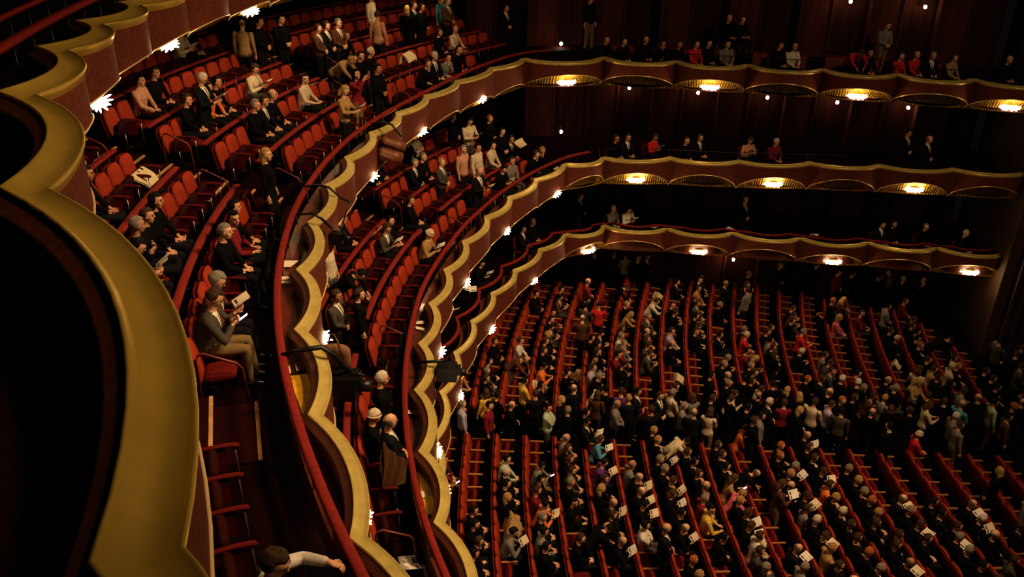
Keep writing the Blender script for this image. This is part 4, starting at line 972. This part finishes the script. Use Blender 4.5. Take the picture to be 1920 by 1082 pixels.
for n_, (x, y, hh, mm, lab, sd, rz, sc, pf) in enumerate([
  (262, 322, 5.35, CREAMC, 'cream coat draped over an empty seat beside the gold curve', 1, 0, 1.0, 0),
  (763, 102, 4.95, CREAMC, 'pale puffy jacket left on a seat of the upper tier', 2, 0, .8, 1),
  (973, 264, 8.2, CREAMC, 'pale bundled coat on a seat of the middle tier', 3, 0, .75, 1),
  (958, 978, 14.9, TOPM['t'], 'tan coat thrown over a stalls seat, near block', 4, 0, 1.1, .6),
  (1272, 705, 14.9, CREAMC, 'cream coat over a stalls seat back, far block', 5, 0, .9, .4),
  (1090, 697, 14.95, TOPM['t'], 'tan coat spread over two seats, far block', 6, 40, 1.0, .3),
  (1010, 718, 14.95, CREAMC, 'cream blanket folded on a stalls seat beyond the aisle', 7, 60, .9, .3),
  (1233, 553, 14.9, CREAMC, 'cream coat heaped on a far stalls seat', 8, 20, .8, .8),
  (1680, 680, 14.9, CREAMC, 'pale jacket and papers on a stalls seat, far right block', 9, -20, .7, .4),
  (1426, 1015, 14.9, CREAMC, 'cream garment on a seat between readers, near block', 10, 30, .8, .8),
  (432, 408, 6.0, TOPM['t'], 'crumpled tan coat against the second red rail', 11, 0, .7, .5),
  (1420, 275, 9.3, CREAMC, 'white garment held up in the middle boxes', 12, 90, .8, .3)]):
    p = P(x, y, hh); o = bpy.data.objects.new('coat', drape(sd, puff=pf)); link(o); o.location = p
    c = OC if hh > 14 else CEN['A']; o.rotation_euler = (0, 0, math.atan2(c[1]-p.y, c[0]-p.x)+R(rz)); o.scale = (sc,)*3
    o.material_slots[0].link = 'OBJECT'; o.material_slots[0].material = mm; prop(o, lab, 'coat')
# the man on the middle tier putting on his coat: the two halves of the coat
man = min((p for p in PLACED if p['L'] == 'B' and p['code'] == 'SKz'), key=lambda p: p['d']) 
o = empty('open_overcoat', man['loc'], man['yaw'], label='long beige overcoat held open round balding man in suit, middle tier', cat='coat')
def sheet(top, bot, nfold, w):
    m = MB(); NU, NV = 16, 14; vs = []
    for i in range(NV+1):
        for j in range(NU+1):
            u, v = j/NU, i/NV; a = Vector(top[0]).lerp(Vector(top[1]), u); b = Vector(bot[0]).lerp(Vector(bot[1]), u); q = a.lerp(b, v)
            f = w*sin(u*nfold*6.28+v)*(.3+v); vs.append((q.x+f, q.y+f*.3, q.z-.08*sin(PI*u)*(1-v)))
    n = NU+1; m.add(vs, [(i*n+j, i*n+j+1, (i+1)*n+j+1, (i+1)*n+j) for i in range(NV) for j in range(NU)], 0, True)
    k = len(vs); m.add([(x-.012, y, z) for x, y, z in vs], [(i*n+j, (i+1)*n+j, (i+1)*n+j+1, i*n+j+1) for i in range(NV) for j in range(NU)], 0, True)
    return m
OVER = mat('beige_overcoat', (.55, .40, .19), .8, 0, .25, 12, bump=.3)
sheet([(-.10, .16, 1.50), (.06, .46, 1.34)], [(-.16, .14, .46), (.02, .44, .42)], 2.5, .05).build('coat_side', [OVER], o)
sheet([(-.12, -.14, 1.50), (.16, -.70, 1.50)], [(-.16, -.16, .62), (.06, -.62, .98)], 3, .06).build('coat_side', [OVER], o)
m = MB(); m.tube([(-.05, .22, 1.44), (.0, .40, 1.22), (.14, .44, 1.10)], [.085, .075, .06], 10); m.build('sleeve', [OVER], o)
# ------------------------------------------------------------------ things on the ledges
def flat(name, px, hh, mats, lab, cat, t=.012, lift=0):
    q = [P(x, y, hh) for x, y in px]; c = sum(q, Vector())/len(q); m = MB(); n = len(q)
    vs = [(p.x-c.x, p.y-c.y, lift) for p in q]+[(p.x-c.x, p.y-c.y, lift+t) for p in q]
    ar = sum(vs[i][0]*vs[(i+1) % n][1]-vs[(i+1) % n][0]*vs[i][1] for i in range(n)); top = tuple(range(n, 2*n)); bot = tuple(range(n-1, -1, -1))
    if ar < 0: top, bot = tuple(reversed(top)), tuple(reversed(bot))
    m.add(vs, [top, bot]+[(i, (i+1) % n, n+(i+1) % n, n+i) for i in range(n)])
    return m.build(name, mats, None, c, 0, label=lab, cat=cat)
YEL = mat('painted_lamplight', (.80, .40, .03), .35, 0, .3, 9, emit=(1, .45, .03), es=.05, coat=.3)  # lamplight on the ledges, painted as faintly glowing yellow plates
flat('ledge_light_patch', [(545, 706), (588, 700), (592, 730), (578, 775), (571, 788), (553, 738)], 6.12, [YEL], 'yellow lamplight painted as a plate on the upper tier ledge', 'painted light')
flat('ledge_light_patch', [(778, 862), (800, 872), (822, 905), (828, 935), (818, 962), (800, 966), (788, 915)], 9.24, [YEL], 'yellow lamplight painted as a plate on the middle tier ledge', 'painted light')
PAP = [((533, 489, 560, 489, 545, 501, 532, 501), 'cream folded sheet at a cusp of the upper gold rim'), ((527, 519, 545, 519, 544, 524, 526, 525), 'upper one of two white strips on the upper ledge'), ((526, 527, 544, 527, 544, 531, 526, 532), 'lower one of two white strips on the upper ledge'),
 ((553, 682, 570, 679, 570, 694, 556, 696), 'cream programme above the painted yellow lamplight, upper ledge'), ((534, 690, 543, 686, 546, 700, 536, 703), 'small programme beside the upper rail post'),
 ((790, 578, 801, 572, 803, 582, 794, 586), 'topmost programme on the middle ledge'), ((782, 603, 797, 601, 797, 607, 780, 608), 'thin programme on the middle ledge below another'), ((779, 612, 797, 616, 795, 620, 780, 617), 'lowest of three programmes on the middle ledge'),
 ((763, 769, 782, 771, 782, 777, 763, 776), 'orange printed leaflet on the middle ledge'), ((788, 922, 808, 918, 812, 928, 790, 934), 'leaflet lying on the painted yellow lamplight, middle ledge'),
 ((920, 308, 931, 306, 931, 310, 921, 312), 'white paper on the middle ledge near the far turn'), ((1037, 316, 1048, 312, 1050, 317, 1040, 319), 'white paper by the rim at the far turn of the middle tier')]
for px, lab in PAP:
    hh = 6.10 if px[0] < 700 else 9.21
    flat('programme', list(zip(px[::2], px[1::2])), hh, [CREAM], lab, 'programme', .006)
for x, y, lab in ((882, 542, 'large white open paper on the lowest tier'), (850, 581, 'white newspaper on the lowest ledge'), (1227, 427, 'white paper on the far lowest ledge'), (1368, 431, 'white leaflet beyond it on the far lowest ledge'), (1525, 445, 'crumpled white paper on the far lowest ledge'), (768, 1060, 'white sheet behind the nearest upper gold rim')):
    hh = 12.15 if y < 1000 else 9.6
    p = P(x, y, hh); b = bpy.data.objects.new('paper', BOOK); link(b); b.location = p; b.rotation_euler = (R(10), R(-12), x*.7); b.scale = (1.3,)*3; prop(b, lab, 'paper')
# ------------------------------------------------------------------ lighting and camera gear clamped to the balcony fronts
def bracket(name, pts, rad, label, cat, bodies):
    q = [P(*p) for p in pts]; base = q[0].copy(); o = empty(name, base, 0, label=label, cat=cat)
    m = MB(); m.tube([p-base for p in q], rad, 7); m.build('arm', [BLACKM], o)
    for nm_, (x, y, hh), kind_, sz in bodies:
        c = P(x, y, hh)-base; m = MB()
        if kind_ == 'box':
            m.box(c, sz); m.box(c+Vector((sz[0]*.55, 0, .05)), (sz[0]*.25, sz[1]*.6, sz[2]*.5)); m.tube([c+Vector((sz[0]*.5, 0, 0)), c+Vector((sz[0]*.95, 0, 0))], sz[2]*.25, 10); mm = BLACKM
        elif kind_ == 'can':
            d = Vector((.75, .35, -.35)).normalized(); m.tube([c-d*sz[0], c-d*sz[0]*.8, c+d*sz[0]*.1, c+d*sz[0]*.15, c+d*sz[0]], [sz[1]*.6, sz[1]*.9, sz[1]*.9, sz[1], sz[1]], 16); mm = CANM
        else: m.tube([c, c+Vector(sz)], .015, 6); mm = BLACKM
        m.build(nm_, [mm], o)
    return o
CANM = mat('brown_lamp_housing', (.16, .055, .02), .5, .1, .2, 10)
bracket('camera_bracket', [(530, 666, 5.75), (565, 656, 5.65), (603, 651, 5.65), (628, 668, 5.8), (655, 700, 6.2)], .035, 'black camera arm reaching over the upper gold rim', 'bracket',
    [('camera_body', (640, 722, 6.35), 'box', (.42, .30, .34)), ('camera_plate', (640, 702, 6.2), 'box', (.34, .26, .04))])
bracket('camera_bracket', [(788, 679, 8.85), (812, 678, 8.8), (836, 676, 8.8)], .03, 'black camera arm reaching over the middle gold rim', 'bracket', [('camera_body', (838, 697, 9.0), 'box', (.40, .3, .30))])
bracket('lamp_bracket', [(697, 232, 5.7), (720, 229, 5.6), (735, 234, 5.6), (752, 256, 5.9)], .025, 'looped black arm with two brown spotlights on the upper rim', 'bracket', [('spotlight', (737, 270, 6.1), 'can', (.30, .13)), ('spotlight', (731, 290, 6.3), 'can', (.30, .14))])
bracket('lamp_bracket', [(572, 350, 5.7), (598, 347, 5.6), (618, 352, 5.6), (640, 372, 5.9), (655, 378, 6.0)], .025, 'looped black arm over the upper rim by the blond standing woman', 'bracket', [('rod', (655, 380, 6.0), 'rod', (-.25, -.2, -.75))])
bracket('lamp_bracket', [(556, 402, 5.7), (585, 400, 5.6), (603, 410, 5.7), (622, 428, 6.0)], .025, 'lower looped black arm over the upper rim', 'bracket', [('lamp_body', (628, 446, 6.3), 'box', (.30, .22, .22))])
# brown shoulder bag hanging on the camera arm
p = P(628, 660, 5.95); m = MB(); m.rings(xf(pad_rings(.42, .34, .12, n=24), Matrix.Translation((0, 0, -.25)) @ Matrix.Rotation(R(70), 4, 'Z')))
bg = empty('shoulder_bag', p, R(20), label='brown shoulder bag hanging from the camera arm', cat='bag'); m.build('bag_body', [mat('brown_canvas', (.19, .09, .035), .8, 0, .25, 16)], bg)
m = MB(); m.tube([(.06, -.16, .05), (.03, -.10, .22), (0, 0, .27), (-.03, .10, .22), (-.06, .16, .05)], .014, 6); m.build('strap', [BROWN], bg)
m = MB(); m.box((.075, 0, -.03), (.012, .26, .12), 0, Matrix.Rotation(R(-20), 3, 'Z')); m.build('flap_pocket', [BROWN], bg)
# ------------------------------------------------------------------ camera
cd = bpy.data.cameras.new('camera'); cam = bpy.data.objects.new('camera', cd); COL.objects.link(cam)
cd.sensor_fit = 'HORIZONTAL'; cd.sensor_width = 36; cd.lens = F/1920*36; cd.clip_start = .05; cd.clip_end = 200
fx = Vector((0, cos(TH), -sin(TH))); ux = Vector((0, sin(TH), cos(TH))); rx = Vector((1, 0, 0))
# roll: image axes turned about the view axis
r2 = rx*cos(RO)+ux*sin(RO); u2 = -rx*sin(RO)+ux*cos(RO)
M = Matrix((r2, u2, -fx)).transposed().to_4x4(); M.translation = Vector((0, 0, CH)); cam.matrix_world = M
SC.camera = cam
# ------------------------------------------------------------------ light
wd = bpy.data.worlds.new('world'); wd.use_nodes = True; SC.world = wd
wd.node_tree.nodes['Background'].inputs[0].default_value = (1, .7, .45, 1); wd.node_tree.nodes['Background'].inputs[1].default_value = .0045
def area(name, loc, target, size, power, col=(1, .72, .42), spread=180):
    l = bpy.data.lights.new(name, 'AREA'); l.shape = 'DISK'; l.size = size; l.energy = power; l.color = col; l.spread = R(spread)
    o = bpy.data.objects.new(name, l); o.location = loc; o.rotation_euler = (Vector(target)-Vector(loc)).to_track_quat('-Z', 'Y').to_euler(); COL.objects.link(o); return o
def spot(loc, target, ang, power, rad, col=(1, .70, .40)):
    l = bpy.data.lights.new('ceiling_and_fill_light', 'SPOT'); l.energy = power; l.color = col; l.spot_size = R(ang); l.spot_blend = 1; l.shadow_soft_size = rad
    o = bpy.data.objects.new('ceiling_and_fill_light', l); o.location = loc; o.rotation_euler = (Vector(target)-Vector(loc)).to_track_quat('-Z', 'Y').to_euler(); COL.objects.link(o)
spot((11, 11, 25.5), (0, 17, 4), 78, 21500, 1.4)
spot((7, 6, 26), (-2.6, 6.5, 13.5), 44, 8500, .9)  # added spot to brighten the nearest gold rim, no real fitting
area('ceiling_and_fill_light', (17, 10, 25), (6, 24, 6), 4, 800, spread=130)  # added fill light for the far boxes, no real fitting
SC.view_settings.view_transform = 'Standard'
for lk in ('Medium High Contrast', 'None'):
    try:
        SC.view_settings.look = lk; break
    except TypeError: pass
print('look', SC.view_settings.look)
